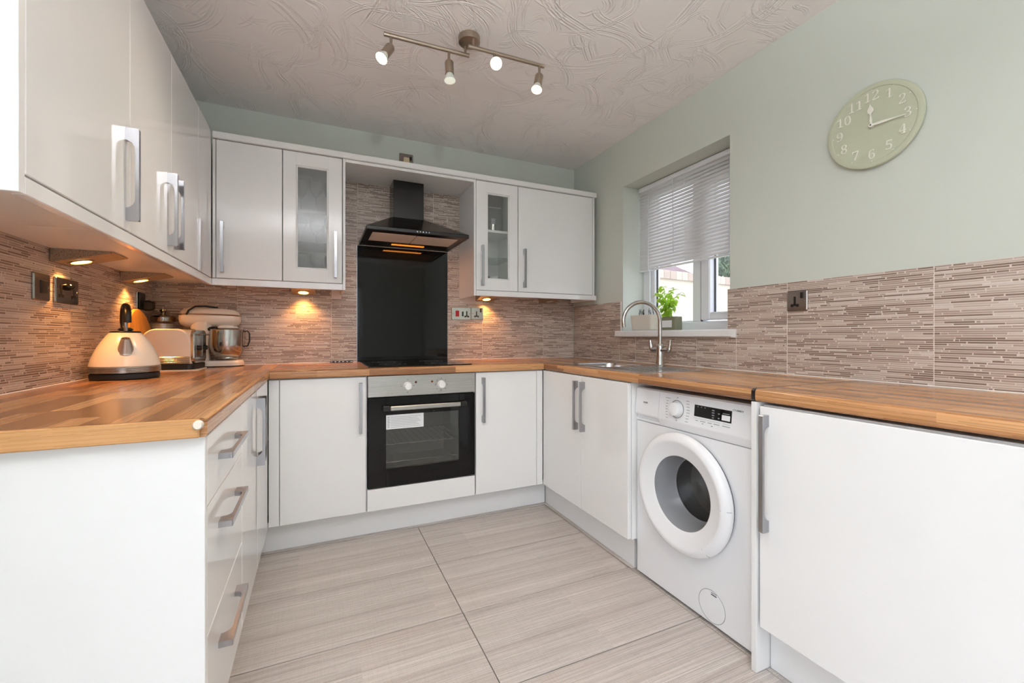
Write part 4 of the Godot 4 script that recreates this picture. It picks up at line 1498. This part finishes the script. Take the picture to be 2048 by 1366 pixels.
	for s in stems:
		g = G.new()
		var p0 := roots + V(rng.randf_range(-0.01, 0.01), 0, rng.randf_range(-0.015, 0.015))
		g.tube([p0, p0.lerp(s[0], 0.5) + V(0, 0.02, 0), s[0], s[1]], [0.003, 0.0025, 0.002, 0.0012], 6)
		part(o, "stem", g, M["leaf"], 50)
		for k in 14:
			var f := 0.25 + 0.75 * k / 8.0
			var p: Vector3 = p0.lerp(s[0], f) + V(rng.randf_range(-0.012, 0.012), rng.randf_range(-0.008, 0.008), rng.randf_range(-0.015, 0.015)) if k < 8 else s[0].lerp(s[1], (k - 8) / 5.0)
			var lf := put(o, "leaf", lm, M["leaf"])
			var b := Basis(Vector3.UP, rng.randf() * TAU) * Basis(Vector3.RIGHT, rng.randf_range(-0.5, 0.9))
			lf.transform = Transform3D(b.scaled(Vector3.ONE * rng.randf_range(0.028, 0.052)), p)

func electrics() -> void:
	# left wall
	var o := socket_plate("wall_switch", "polished metal plate with one dark square insert, left of the double socket", "switch", V(0.0, 1.239, 1.053), 90, 0.092, "dark chrome")
	part(o, "switch_insert", G.new().span(V(-0.012, -0.022, 0.004), V(0.026, 0.022, 0.0098), 0.002), M["black satin"])
	o = socket_plate("double_socket", "polished metal double socket on the left wall tiles", "socket", V(0.0, 1.239, 0.897), 90, 0.155, "dark chrome")
	socket_holes(o, -0.042)
	socket_holes(o, 0.042)
	var g := G.new()
	g.t = turned(Vector3.RIGHT, 90, V(0.0, 0.016, 0.006))
	g.lathe([Vector2(0.014, 0), Vector2(0.013, 0.012), Vector2(0.008, 0.018), Vector2(0, 0.019)], 16)
	part(o, "round_switch", g, M["black gloss"], 40)
	o = socket_plate("corner_socket", "metal socket with black plug in the corner above the round board", "socket", V(0.0, 1.258, 0.165), 90, 0.15)
	g = G.new()
	g.span(V(-0.06, -0.038, 0.0076), V(0.02, 0.04, 0.012), 0.003)
	part(o, "socket_insert", g, M["black satin"])
	var pl := G.new()
	pl.loft([up_ring(rrect(0.052, 0.052, 0.012), 0.012, Vector2(0.02, -0.022)), up_ring(rrect(0.054, 0.054, 0.014), 0.028, Vector2(0.02, -0.022)), up_ring(rrect(0.036, 0.04, 0.012), 0.048, Vector2(0.02, -0.022))])
	part(o, "plug", pl, M["black rubber"], 30)
	# back wall
	o = socket_plate("cooker_switch", "steel cooker control plate with a red switch and one socket beside the splashback", "socket", V(1.757, 1.238, 0), 0, 0.144)
	rocker(o, -0.030, 0.0, 0.026, 0.042, "red plastic")
	rocker(o, 0.010, -0.002, 0.012, 0.034, "black satin")
	socket_holes(o, 0.040)
	o = socket_plate("single_socket", "steel single socket just right of the red cooker switch", "socket", V(1.877, 1.240, 0), 0, 0.092)
	socket_holes(o, -0.006)
	rocker(o, 0.026, 0.024, 0.013, 0.028, "black satin")
	o = socket_plate("fused_switch", "metal fused spur plate with beige insert on the wall above the cornice", "switch", V(1.372, 2.268, -0.01), 0, 0.092, "dark chrome")
	part(o, "switch_insert", G.new().loft([up_ring(P([-0.024, -0.045, 0.024, -0.045, 0.018, 0.02, -0.018, 0.02]), 0.0076), up_ring(P([-0.022, -0.043, 0.022, -0.043, 0.016, 0.018, -0.016, 0.018]), 0.014)]), M["beige plastic"], 20)
	rocker(o, 0.030, 0.016, 0.014, 0.026, "black satin")
	# right wall
	o = socket_plate("single_socket", "metal single socket alone on the right wall tiles", "socket", V(2.70, 1.230, 1.774), -90, 0.086, "dark chrome")
	socket_holes(o, -0.008)
	rocker(o, 0.022, 0.022, 0.013, 0.026, "black satin")
	# lights under the wall cupboards
	var spots := [
		[V(0.003, 1.374, 0.935), 90, "lit wedge downlight under the left wall cupboards, nearer the camera", true],
		[V(0.003, 1.374, 0.365), 90, "lit wedge downlight under the left wall cupboards, deeper in the corner", true],
		[V(0.745, 1.374, 0.003), 0, "lit wedge downlight under the glazed cupboard left of the hood", true],
		[V(1.93, 1.374, 0.003), 0, "lit wedge downlight under the glazed cupboard right of the hood", true],
		[V(2.446, 1.374, 0.003), 0, "unlit wedge downlight under the cupboard nearest the window", false]]
	for s in spots:
		o = thing("cabinet_light", s[2], "light", s[0], s[1], "wedge downlights under the wall cupboards")
		g = G.new()
		g.t = Transform3D(Basis(Vector3(0, 0, 1), Vector3(0, 1, 0), Vector3(-1, 0, 0)), Vector3.ZERO)
		g.prism(P([0.0, 0.0, 0.0, -0.042, 0.012, -0.042, 0.165, -0.003, 0.165, 0.0]), -0.065, 0.065)
		part(o, "housing", g, M["speckled metal"])
		var ang := rad_to_deg(atan2(0.039, 0.153))
		var lens := G.new()
		lens.t = turned(Vector3.RIGHT, 180 - ang, V(0, -0.0315, 0.055))
		lens.lathe([Vector2(0.036, 0), Vector2(0.036, 0.003), Vector2(0.028, 0.0035), Vector2(0.028, 0.002)], 24)
		part(o, "bezel", lens, M["satin nickel"], 30)
		lens = G.new()
		lens.t = turned(Vector3.RIGHT, 180 - ang, V(0, -0.0315, 0.055))
		lens.lathe([Vector2(0.028, 0.001), Vector2(0.02, 0.003), Vector2(0, 0.0035)], 24)
		part(o, "lens", lens, M["warm lens"] if s[3] else M["bulb glass"], 40)
		if s[3]:
			var L := SpotLight3D.new()
			L.name = "cabinet_light_lamp"
			L.light_color = Color(1.0, 0.68, 0.36)
			L.light_energy = 0.13
			L.light_size = 0.026
			L.spot_angle = 62
			L.spot_angle_attenuation = 0.6
			L.spot_range = 6
			L.spot_attenuation = 2.0
			L.shadow_enabled = true
			add_child(L)
			var b := Basis(Vector3.UP, deg_to_rad(s[1]))
			L.position = s[0] + b * V(0, -0.0425, 0.036)
			L.basis = b * Basis(Vector3.RIGHT, deg_to_rad(-90 - ang * 0.4))

func counter_things() -> void:
	var y := 0.9102
	# kettle
	var o := thing("kettle", "cream pyramid kettle with black handle and silver base ring", "kettle", V(0.123, y, 0.75))
	var g := G.new()
	g.lathe([Vector2(0, 0), Vector2(0.102, 0), Vector2(0.107, 0.004), Vector2(0.107, 0.020), Vector2(0.104, 0.024), Vector2(0, 0.024)], 48)
	part(o, "base", g, M["black rubber"], 40)
	g = G.new()
	var pr := [Vector2(0.10, 0.024)]
	for k in 4:
		var q := 0.026 + k * 0.0062
		pr.append_array([Vector2(0.1085, q), Vector2(0.1112, q + 0.0018), Vector2(0.1112, q + 0.0034), Vector2(0.1085, q + 0.0052)])
	pr.append(Vector2(0.100, 0.052))
	g.lathe(pr, 56)
	part(o, "ring_band", g, M["polished steel"], 25, "ribbed silver ring")
	g = G.new()
	g.lathe([Vector2(0.106, 0.050), Vector2(0.109, 0.053), Vector2(0.1075, 0.062), Vector2(0.103, 0.080), Vector2(0.096, 0.100), Vector2(0.087, 0.121), Vector2(0.075, 0.144), Vector2(0.061, 0.166), Vector2(0.053, 0.177), Vector2(0.047, 0.182)], 56)
	part(o, "body", g, M["cream enamel"], 35)
	g = G.new()
	g.lathe([Vector2(0.047, 0.181), Vector2(0.049, 0.184), Vector2(0.046, 0.188), Vector2(0.02, 0.190), Vector2(0.012, 0.192), Vector2(0, 0.192)], 32)
	part(o, "lid", g, M["black satin"], 35)
	# pour direction faces the camera, a little to its right
	var f := V(0.30, 0, 0.954)
	var turn := Basis(Vector3.UP, atan2(f.x, f.z))
	g = G.new()
	g.t = Transform3D(turn, Vector3.ZERO)
	g.t = Transform3D(turn, V(0, 0, 0)) * turned(Vector3.RIGHT, 22, V(0, 0.108, 0.072))
	g.lathe([Vector2(0.030, -0.006), Vector2(0.031, -0.001), Vector2(0.0275, 0.004), Vector2(0.0135, 0.056), Vector2(0.0115, 0.056), Vector2(0.011, 0.045), Vector2(0, 0.044)], 28)
	part(o, "spout", g, M["spout steel"], 35)
	g = G.new()
	g.t = Transform3D(turn, Vector3.ZERO)
	g.tube([V(0, 0.186, 0.035), V(0, 0.205, 0.043), V(0, 0.232, 0.042)], [0.008, 0.0055, 0.0055], 10)
	part(o, "handle_post", g, M["chrome"], 45)
	g = G.new()
	g.t = Transform3D(turn * Basis(Vector3.UP, 0.12), Vector3.ZERO)
	var path := []
	var rad := []
	for k in 15:
		var a := PI * k / 14.0
		path.append(V(0, 0.222 + 0.066 * pow(sin(a), 0.7), 0.043 * cos(a) - 0.002))
		rad.append(0.013)
	g.tube(path, rad, 14)
	g.tube([V(0, 0.188, -0.034), V(0, 0.205, -0.043), V(0, 0.226, -0.045)], [0.013, 0.011, 0.0125], 12)
	g.lathe([Vector2(0.016, 0.190), Vector2(0.024, 0.193), Vector2(0.024, 0.197), Vector2(0.014, 0.203), Vector2(0, 0.204)], 20)
	part(o, "handle", g, M["black satin"], 50)
	# toaster on its mat
	o = thing("worktop_mat", "thin pale mat beneath the toaster", "mat", V(0.16, y, 0.30))
	part(o, "mat_sheet", G.new().loft([flat_ring(rrect(0.26, 0.22, 0.03), 0.0), flat_ring(rrect(0.26, 0.22, 0.03), 0.004)].map(func(r): var q: PackedVector3Array = r; q.reverse(); return q)), M["planter cream"], 20)
	var ty := y + 0.0042
	o = thing("toaster", "cream four-slice toaster with chrome end panel beside the kettle", "toaster", V(0.268, ty, 0.386) - turned(Vector3.UP, -6.0) * V(0.215, 0, 0.18), -6.0)
	var w := 0.215
	var d := 0.18
	g = G.new()
	g.loft([flat_ring(rrect(w - 0.01, d - 0.01, 0.025), 0.0, Vector2(w / 2, d / 2)), flat_ring(rrect(w, d, 0.028), 0.004, Vector2(w / 2, d / 2)), flat_ring(rrect(w, d, 0.028), 0.027, Vector2(w / 2, d / 2))].map(func(r): var q: PackedVector3Array = r; q.reverse(); return q))
	part(o, "base", g, M["black rubber"], 35)
	# body section in xy, long along z: rounded shoulders
	var sec := PackedVector2Array([Vector2(0.0, 0.028), Vector2(w - 0.012, 0.028)])
	for i in 7:
		var a := PI / 2 * i / 6
		sec.append(Vector2(w - 0.012 - 0.06 + 0.06 * cos(a), 0.140 + 0.06 * sin(a)))
	for i in 7:
		var a := PI / 2 + PI / 2 * i / 6
		sec.append(Vector2(0.06 + 0.06 * cos(a), 0.140 + 0.06 * sin(a)))
	g = G.new()
	var ins := []
	var ce := Vector2(w / 2 - 0.006, 0.11)
	for q in [[0.0, 0.94], [0.006, 0.985], [0.014, 1.0], [d - 0.014, 1.0], [d - 0.006, 0.985], [d, 0.94]]:
		var rr := PackedVector3Array()
		for p2 in sec:
			var e: Vector2 = ce + (p2 - ce) * q[1]
			rr.append(V(e.x, e.y, q[0]))
		rr.reverse()
		ins.append(rr)
	g.loft(ins)
	part(o, "body", g, M["cream enamel"], 32)
	g = G.new()
	for k in 4:
		g.span(V(0.004, 0.034 + k * 0.008, d - 0.002), V(w - 0.014, 0.0395 + k * 0.008, d + 0.003), 0.002)
	part(o, "trim_bars", g, M["polished steel"], 0, "four silver trim bars")
	g = G.new()
	var endp := []
	for q in [[w - 0.014, 1.0], [w - 0.004, 1.0], [w + 0.001, 0.96]]:
		var rr := PackedVector3Array()
		for p2 in rrect(d - 0.012, 0.168, 0.03):
			rr.append(V(q[0], 0.112 + p2.y * q[1], d / 2 - p2.x * q[1]))
		rr.reverse()
		endp.append(rr)
	g.loft(endp)
	var ep := part(o, "end_panel", g, M["polished steel"], 30, "chrome end panel")
	for zc in [0.048, 0.132]:
		g = G.new()
		g.span(V(w + 0.001, 0.06, zc - 0.02), V(w + 0.004, 0.172, zc + 0.02), 0.001)
		part(ep, "control_strip", g, M["dark chrome"])
		g = G.new()
		g.span(V(w + 0.004, 0.168, zc - 0.022), V(w + 0.024, 0.176, zc + 0.022), 0.003)
		part(ep, "lever", g, M["chrome"])
		g = G.new()
		g.t = turned(Vector3.BACK, -90, V(w + 0.004, 0.105, zc))
		g.lathe([Vector2(0.013, 0), Vector2(0.012, 0.012), Vector2(0.009, 0.015), Vector2(0, 0.015)], 16)
		part(ep, "dial", g, M["black satin"], 35)
	g = G.new()
	for k in 4:
		g.span(V(0.03, 0.1985, 0.02 + k * 0.038), V(w - 0.045, 0.2008, 0.038 + k * 0.038))
	part(o, "slots", g, M["black satin"])
	# round chopping board leaning on the left wall
	o = thing("chopping_board", "round wooden chopping board leaning behind the toaster", "chopping board", V(0.075, y, 0.345))
	g = G.new()
	g.us = Vector2(2.5, 4)
	g.t = turned(Vector3.BACK, -84, V(0, 0.152, 0))
	g.lathe([Vector2(0, -0.009), Vector2(0.146, -0.009), Vector2(0.150, -0.005), Vector2(0.150, 0.005), Vector2(0.146, 0.009), Vector2(0, 0.009)], 48)
	var bd := part(o, "board", g, M["board wood"], 30)
	o.position = V(0.027, y, 0.27)
	# glass jar with metal lid
	o = thing("storage_jar", "glass storage jar with flat metal lid beside the mixer", "jar", V(0.068, y, 0.075))
	g = G.new()
	g.lathe([Vector2(0, 0), Vector2(0.046, 0), Vector2(0.050, 0.005), Vector2(0.050, 0.235), Vector2(0.047, 0.235), Vector2(0.047, 0.008), Vector2(0, 0.006)], 32)
	part(o, "jar_body", g, M["drinking glass"], 35)
	g = G.new()
	g.lathe([Vector2(0, 0.245), Vector2(0.053, 0.245), Vector2(0.055, 0.249), Vector2(0.055, 0.268), Vector2(0.050, 0.276), Vector2(0.02, 0.287), Vector2(0, 0.287)], 32)
	part(o, "lid", g, M["dark chrome"], 30)
	g = G.new()
	g.lathe([Vector2(0.01, 0.287), Vector2(0.012, 0.297), Vector2(0.018, 0.303), Vector2(0.016, 0.312), Vector2(0, 0.314)], 18)
	part(o, "lid_knob", g, M["polished steel"], 40)
	# stand mixer along the back wall, head to the right
	o = thing("stand_mixer", "cream stand mixer with steel bowl against the back tiles", "mixer", V(0.158, y, 0.0945))
	var cm: Material = M["cream plastic"]
	g = G.new()
	g.loft([flat_ring(rrect(0.258, 0.162, 0.07), 0.0, Vector2(0.152, 0)), flat_ring(rrect(0.262, 0.166, 0.075), 0.006, Vector2(0.152, 0))].map(func(r): var q: PackedVector3Array = r; q.reverse(); return q))
	part(o, "foot_ring", g, M["black rubber"], 30)
	g = G.new()
	g.loft([flat_ring(rrect(0.262, 0.166, 0.075), 0.006, Vector2(0.152, 0)), flat_ring(rrect(0.264, 0.168, 0.076), 0.022, Vector2(0.152, 0)), flat_ring(rrect(0.25, 0.15, 0.07), 0.034, Vector2(0.152, 0))].map(func(r): var q: PackedVector3Array = r; q.reverse(); return q))
	part(o, "base", g, cm, 35)
	g = G.new()
	var col := []
	for q in [[0.03, 0.10, 0.0], [0.09, 0.085, 0.0], [0.15, 0.085, 0.004], [0.21, 0.10, 0.012], [0.245, 0.11, 0.02]]:
		col.append(flat_ring(rrect(q[1], q[1] * 1.05, q[1] * 0.4), q[0], Vector2(0.075 + q[2], 0)))
	for r in col:
		r.reverse()
	g.loft(col)
	part(o, "column", g, cm, 40)
	# head: rounded body along x
	var rings := []
	var hx := [[-0.015, 0.02, 0.268], [-0.008, 0.042, 0.268], [0.008, 0.056, 0.269], [0.03, 0.061, 0.270], [0.10, 0.061, 0.270], [0.18, 0.059, 0.269], [0.235, 0.053, 0.267], [0.258, 0.042, 0.265], [0.268, 0.020, 0.264]]
	for q in hx:
		var rr := PackedVector3Array()
		for k in 24:
			var a := TAU * k / 24
			rr.append(V(q[0], q[2] + q[1] * 0.90 * sin(a), q[1] * 1.05 * cos(a)))
		rings.append(rr)
	g = G.new()
	g.loft(rings)
	part(o, "head", g, cm, 60)
	g = G.new()
	var band := []
	for q in hx:
		band.append(V(q[0], q[2] + 0.016, (q[1] * 1.05 * sqrt(maxf(0.0, 1.0 - pow(0.016 / (q[1] * 0.9), 2))) if q[1] > 0.02 else 0.004) + 0.0006))
	for i in range(1, band.size() - 1):
		var a: Vector3 = band[i]
		var b: Vector3 = band[i + 1]
		g.tube([a, b], 0.0045, 6)
	part(o, "trim_band", g, M["satin nickel"], 50)
	g = G.new()
	g.t = Transform3D(Basis(), V(0.205, 0, 0))
	g.lathe([Vector2(0, 0.160), Vector2(0.012, 0.160), Vector2(0.02, 0.19), Vector2(0.048, 0.207), Vector2(0.054, 0.213), Vector2(0.045, 0.226), Vector2(0.02, 0.234)], 28)
	part(o, "beater_hub", g, cm, 40)
	g = G.new()
	g.t = Transform3D(Basis(), V(0.205, 0, 0))
	g.lathe([Vector2(0, 0.040), Vector2(0.046, 0.040), Vector2(0.052, 0.046), Vector2(0.050, 0.052), Vector2(0.066, 0.062), Vector2(0.079, 0.086), Vector2(0.085, 0.120), Vector2(0.087, 0.203), Vector2(0.090, 0.206), Vector2(0.085, 0.206), Vector2(0.083, 0.12), Vector2(0.062, 0.066), Vector2(0, 0.06)], 40)
	var bw := part(o, "bowl", g, M["polished steel"], 40, "polished steel bowl")
	g = G.new()
	g.tube([V(0.288, 0.194, 0.02), V(0.304, 0.198, 0.022), V(0.314, 0.182, 0.024), V(0.314, 0.14, 0.024), V(0.304, 0.112, 0.022), V(0.284, 0.11, 0.018)], 0.004, 8)
	part(bw, "bowl_handle", g, M["black satin"], 50)
	g = G.new()
	g.tube([V(0.03, 0.282, 0.066), V(0.04, 0.305, 0.064), V(0.065, 0.328, 0.045), V(0.10, 0.332, 0.015), V(0.16, 0.326, 0.0)], 0.005, 8)
	part(o, "power_cord", g, M["black rubber"], 50, "black cord looped over the head")
	g = G.new()
	g.t = Transform3D(Basis().scaled(V(1.5, 1, 1)), V(0.135, 0.208, 0.02))
	g.lathe([Vector2(0, -0.014), Vector2(0.022, -0.010), Vector2(0.028, 0.0), Vector2(0.022, 0.010), Vector2(0, 0.014)], 20)
	part(o, "hinge_cover", g, M["black satin"], 50)
	part(o, "speed_lever", G.new().span(V(0.02, 0.045, 0.055), V(0.06, 0.06, 0.085), 0.004), M["black satin"])

func clock() -> void:
	var o := thing("wall_clock", "round sage green wall clock with raised cream numerals", "clock", V(2.709, 1.858, 2.05), -90)
	var t := turned(Vector3.RIGHT, 90)
	var g := G.new()
	g.t = t
	g.lathe([Vector2(0, 0), Vector2(0.146, 0), Vector2(0.153, 0.006), Vector2(0.1535, 0.014), Vector2(0.151, 0.0175), Vector2(0.143, 0.0195), Vector2(0.136, 0.0185), Vector2(0.134, 0.0165), Vector2(0, 0.0165)], 72)
	part(o, "dial", g, M["clock green"], 28)
	for k in 12:
		var a := PI / 2 - TAU * (k + 1) / 12
		lettering(o, str(k + 1), 0.046, V(cos(a) * 0.107, sin(a) * 0.107, 0.0165), M["clock cream"], 0.005, true, "numeral")
		var s := G.new()
		s.t = turned(Vector3.RIGHT, 90, V(cos(a) * 0.131, sin(a) * 0.131, 0.0165))
		s.lathe([Vector2(0.0022, 0), Vector2(0.002, 0.0015), Vector2(0, 0.002)], 8)
		part(o, "minute_stud", s, M["clock cream"], 50)
	g = G.new()
	# hour hand: spade, pointing up
	g.t = turned(Vector3.BACK, 2.0)
	g.prism(P([-0.0025, 0.0, 0.0025, 0.0, 0.0045, 0.02, 0.002, 0.038, 0.0035, 0.044, 0.010, 0.050, 0.010, 0.060, 0.004, 0.070, 0.0, 0.082, -0.004, 0.070, -0.010, 0.060, -0.010, 0.050, -0.0035, 0.044, -0.002, 0.038, -0.0045, 0.02]), 0.021, 0.0232)
	part(o, "hour_hand", g, M["clock cream"])
	g = G.new()
	g.t = turned(Vector3.BACK, -94.0)
	g.prism(P([-0.0028, 0.0, 0.0028, 0.0, 0.0048, 0.03, 0.002, 0.075, 0.0012, 0.105, -0.0012, 0.105, -0.002, 0.075, -0.0048, 0.03]), 0.0235, 0.0255)
	part(o, "minute_hand", g, M["clock cream"])
	g = G.new()
	g.t = t
	g.lathe([Vector2(0.0075, 0.0165), Vector2(0.0075, 0.026), Vector2(0.005, 0.0275), Vector2(0, 0.0275)], 18)
	part(o, "hub", g, M["clock cream"], 40)
	g = G.new()
	g.t = t
	g.lathe([Vector2(0.0028, 0.0275), Vector2(0, 0.0279)], 10)
	part(o, "pin", g, M["ink"], 40)

func ceiling_lamp() -> void:
	var o := thing("ceiling_spotlight", "brushed nickel ceiling light with four adjustable spots on two bars", "light", V(1.44, 2.414, 1.122))
	var m: Material = M["satin nickel"]
	var g := G.new()
	g.lathe([Vector2(0, -0.030), Vector2(0.040, -0.030), Vector2(0.047, -0.027), Vector2(0.048, -0.022), Vector2(0.048, -0.0005), Vector2(0, -0.0005)], 40)
	part(o, "ceiling_rose", g, m, 30)
	var by := -0.066
	for q in [[V(-0.365, by, -0.037), V(0.008, by, -0.026), V(-0.010, 0, -0.0265)], [V(-0.018, by, 0.036), V(0.354, by, 0.045), V(0.006, 0, 0.0365)]]:
		g = G.new()
		g.tube([q[0], q[1]], 0.0085, 12)
		var bar := part(o, "bar", g, m, 50)
		g = G.new()
		g.tube([q[2] + V(0, by, 0) * 1.0, q[2] + V(0, -0.029, 0)], 0.005, 10)
		part(bar, "spacer", g, m, 50)
	# stem x, z, aim, lit
	var spots := [[V(-0.335, by, -0.036), V(-0.55, -1.0, 0.35), true, "spot lens"], [V(-0.085, by, -0.029), V(0.02, -1.0, 0.1), false, "dim lens"], [V(0.105, by, 0.039), V(-0.22, -0.50, 0.75), true, "spot lens"], [V(0.33, by, 0.0445), V(-0.30, -1.0, 0.25), false, "low lens"]]
	for s in spots:
		var p: Vector3 = s[0]
		var d: Vector3 = s[1].normalized()
		g = G.new()
		g.tube([p + V(0, -0.005, 0), p + V(0, -0.046, 0)], 0.0058, 10)
		part(o, "stem", g, m, 50)
		var j := p + V(0, -0.046, 0)
		var up := -d
		var bx := Basis(Quaternion(Vector3.UP, up))
		g = G.new()
		g.t = Transform3D(bx, j - up * 0.004)
		g.lathe([Vector2(0.016, -0.058), Vector2(0.0195, -0.058), Vector2(0.0195, -0.006), Vector2(0.017, 0.0), Vector2(0, 0.001)], 24)
		var hd := part(o, "spot_head", g, m, 35)
		g = G.new()
		g.t = Transform3D(bx, j - up * 0.004)
		g.lathe([Vector2(0.0245, -0.089), Vector2(0.0255, -0.088), Vector2(0.0215, -0.072), Vector2(0.0145, -0.057)], 24)
		var bulb := part(hd, "bulb", g, M["bulb glass"], 40)
		g = G.new()
		g.t = Transform3D(bx, j - up * 0.004)
		g.lathe([Vector2(0, -0.0915), Vector2(0.018, -0.0905), Vector2(0.0247, -0.0885)], 24)
		part(bulb, "lens", g, M[s[3]], 40)
		var L := SpotLight3D.new()
		L.name = "ceiling_spot_lamp"
		L.light_color = Color(1.0, 0.92, 0.80)
		L.light_energy = 0.26
		L.light_size = 0.024
		L.spot_angle = 55
		L.spot_angle_attenuation = 1.0
		L.spot_range = 8
		L.spot_attenuation = 2.0
		L.shadow_enabled = true
		add_child(L)
		L.position = o.position + j + d * 0.094
		L.basis = Basis.looking_at(d, Vector3.UP if absf(d.y) < 0.98 else Vector3.RIGHT)

	# dining-end uplighter, behind the camera
	o = thing("pendant_lamp", "white bowl uplighter hanging on a rod behind the camera", "light", V(0.85, 2.414, 3.5))
	g = G.new()
	g.lathe([Vector2(0, -0.03), Vector2(0.05, -0.03), Vector2(0.05, -0.0005), Vector2(0, -0.0005)], 24)
	g.tube([V(0, -0.03, 0), V(0, -0.57, 0)], 0.005, 8)
	part(o, "rod", g, M["white satin"], 40)
	g = G.new()
	g.lathe([Vector2(0, -0.600), Vector2(0.06, -0.594), Vector2(0.13, -0.568), Vector2(0.19, -0.510), Vector2(0.22, -0.446), Vector2(0.213, -0.443), Vector2(0.18, -0.500), Vector2(0.12, -0.556), Vector2(0.05, -0.580), Vector2(0, -0.585)], 36)
	part(o, "bowl", g, M["white satin"], 60)
	g = G.new()
	g.lathe([Vector2(0, -0.545), Vector2(0.03, -0.54), Vector2(0.05, -0.515), Vector2(0.05, -0.50), Vector2(0.03, -0.475), Vector2(0, -0.47)], 28)
	part(o, "bulb", g, M["globe glow"], 60)
	var P2 := OmniLight3D.new()
	P2.name = "pendant_lamp_bulb"
	P2.light_color = Color(0.96, 0.98, 1.0)
	P2.light_energy = 2.8
	P2.light_size = 0.045
	P2.omni_range = 12
	P2.omni_attenuation = 2.0
	P2.shadow_enabled = true
	add_child(P2)
	P2.position = V(0.85, 2.414 - 0.49, 3.5)

func glassware() -> void:
	# stemmed glasses in the left glazed cupboard
	var wine := [Vector2(0, 0), Vector2(0.033, 0), Vector2(0.031, 0.003), Vector2(0.006, 0.007), Vector2(0.0035, 0.02), Vector2(0.0035, 0.075), Vector2(0.012, 0.085), Vector2(0.03, 0.105), Vector2(0.036, 0.13), Vector2(0.033, 0.165), Vector2(0.0318, 0.165), Vector2(0.0345, 0.13), Vector2(0.028, 0.106), Vector2(0.006, 0.087), Vector2(0, 0.086)]
	var tumbler := [Vector2(0, 0), Vector2(0.03, 0), Vector2(0.031, 0.003), Vector2(0.036, 0.09), Vector2(0.0345, 0.09), Vector2(0.0295, 0.009), Vector2(0, 0.008)]
	var wg := G.new().lathe(wine, 20).commit(40)
	var tg := G.new().lathe(tumbler, 20).commit(40)
	var gm: Material = M["drinking glass"]
	for sh in 3:
		var yy: float = [1.3935, 1.607, 1.787][sh]
		for k in 3:
			var o := thing("wine_glass", "%s stemmed glass on the %s shelf behind the textured cupboard door" % [["left", "middle", "right"][k], ["bottom", "glass middle", "upper"][sh]], "glass", V(0.735 + k * 0.08, yy, 0.13 + 0.06 * ((k + sh) % 2)), 0, "stemmed glasses in the left glazed cupboard")
			var b := put(o, "glass_bowl", wg, gm)
			if sh > 0:
				b.scale = V(1, 1.0 if sh == 1 else 1.25, 1)
	for k in 2:
		var o := thing("tumbler", ["dark metal tumbler", "clear tumbler with a pinkish band"][k] + " at the bottom of the right glazed cupboard", "glass", V(1.865 + k * 0.075, 1.3935, 0.19), 0)
		put(o, "glass_bowl", tg, M["dark chrome"] if k == 0 else gm)
		if k == 1:
			part(o, "coloured_band", G.new().lathe([Vector2(0.0345, 0.05), Vector2(0.0358, 0.068)], 20), M["pink print"])
	# things on the upper shelf of the right cupboard
	var bx := thing("storage_box", "dark printed box on the upper shelf of the right glazed cupboard", "box", V(1.84, 1.787, 0.05))
	part(bx, "carton", G.new().span(V(0.02, 0, 0.0), V(0.155, 0.262, 0.15), 0.002), M["dark box"])
	var g := G.new()
	g.span(V(0.05, 0.17, 0.1502), V(0.14, 0.178, 0.1506))
	g.span(V(0.07, 0.06, 0.1502), V(0.10, 0.10, 0.1506))
	part(bx, "printed_panel", g, M["print grey"])
	var bt := thing("spirit_bottle", "small amber bottle beside the dark box behind the right glazed door", "bottle", V(1.845, 1.787, 0.22))
	g = G.new()
	g.lathe([Vector2(0, 0), Vector2(0.026, 0), Vector2(0.028, 0.004), Vector2(0.028, 0.085), Vector2(0.012, 0.11), Vector2(0.011, 0.14), Vector2(0.013, 0.142), Vector2(0.013, 0.15), Vector2(0, 0.15)], 20)
	part(bt, "bottle_body", g, M["amber glass"], 35)
	part(bt, "label_sheet", G.new().lathe([Vector2(0.0284, 0.02), Vector2(0.0284, 0.065)], 16, 0.3, 2.8), M["gold print"], 40)
	var sh := thing("measuring_cup", "small steel cup at the front of the right glazed upper shelf", "cup", V(1.915, 1.787, 0.215))
	g = G.new()
	g.lathe([Vector2(0, 0), Vector2(0.022, 0), Vector2(0.025, 0.05), Vector2(0.0235, 0.05), Vector2(0.021, 0.004), Vector2(0, 0.004)], 20)
	part(sh, "cup_body", g, M["polished steel"], 35)
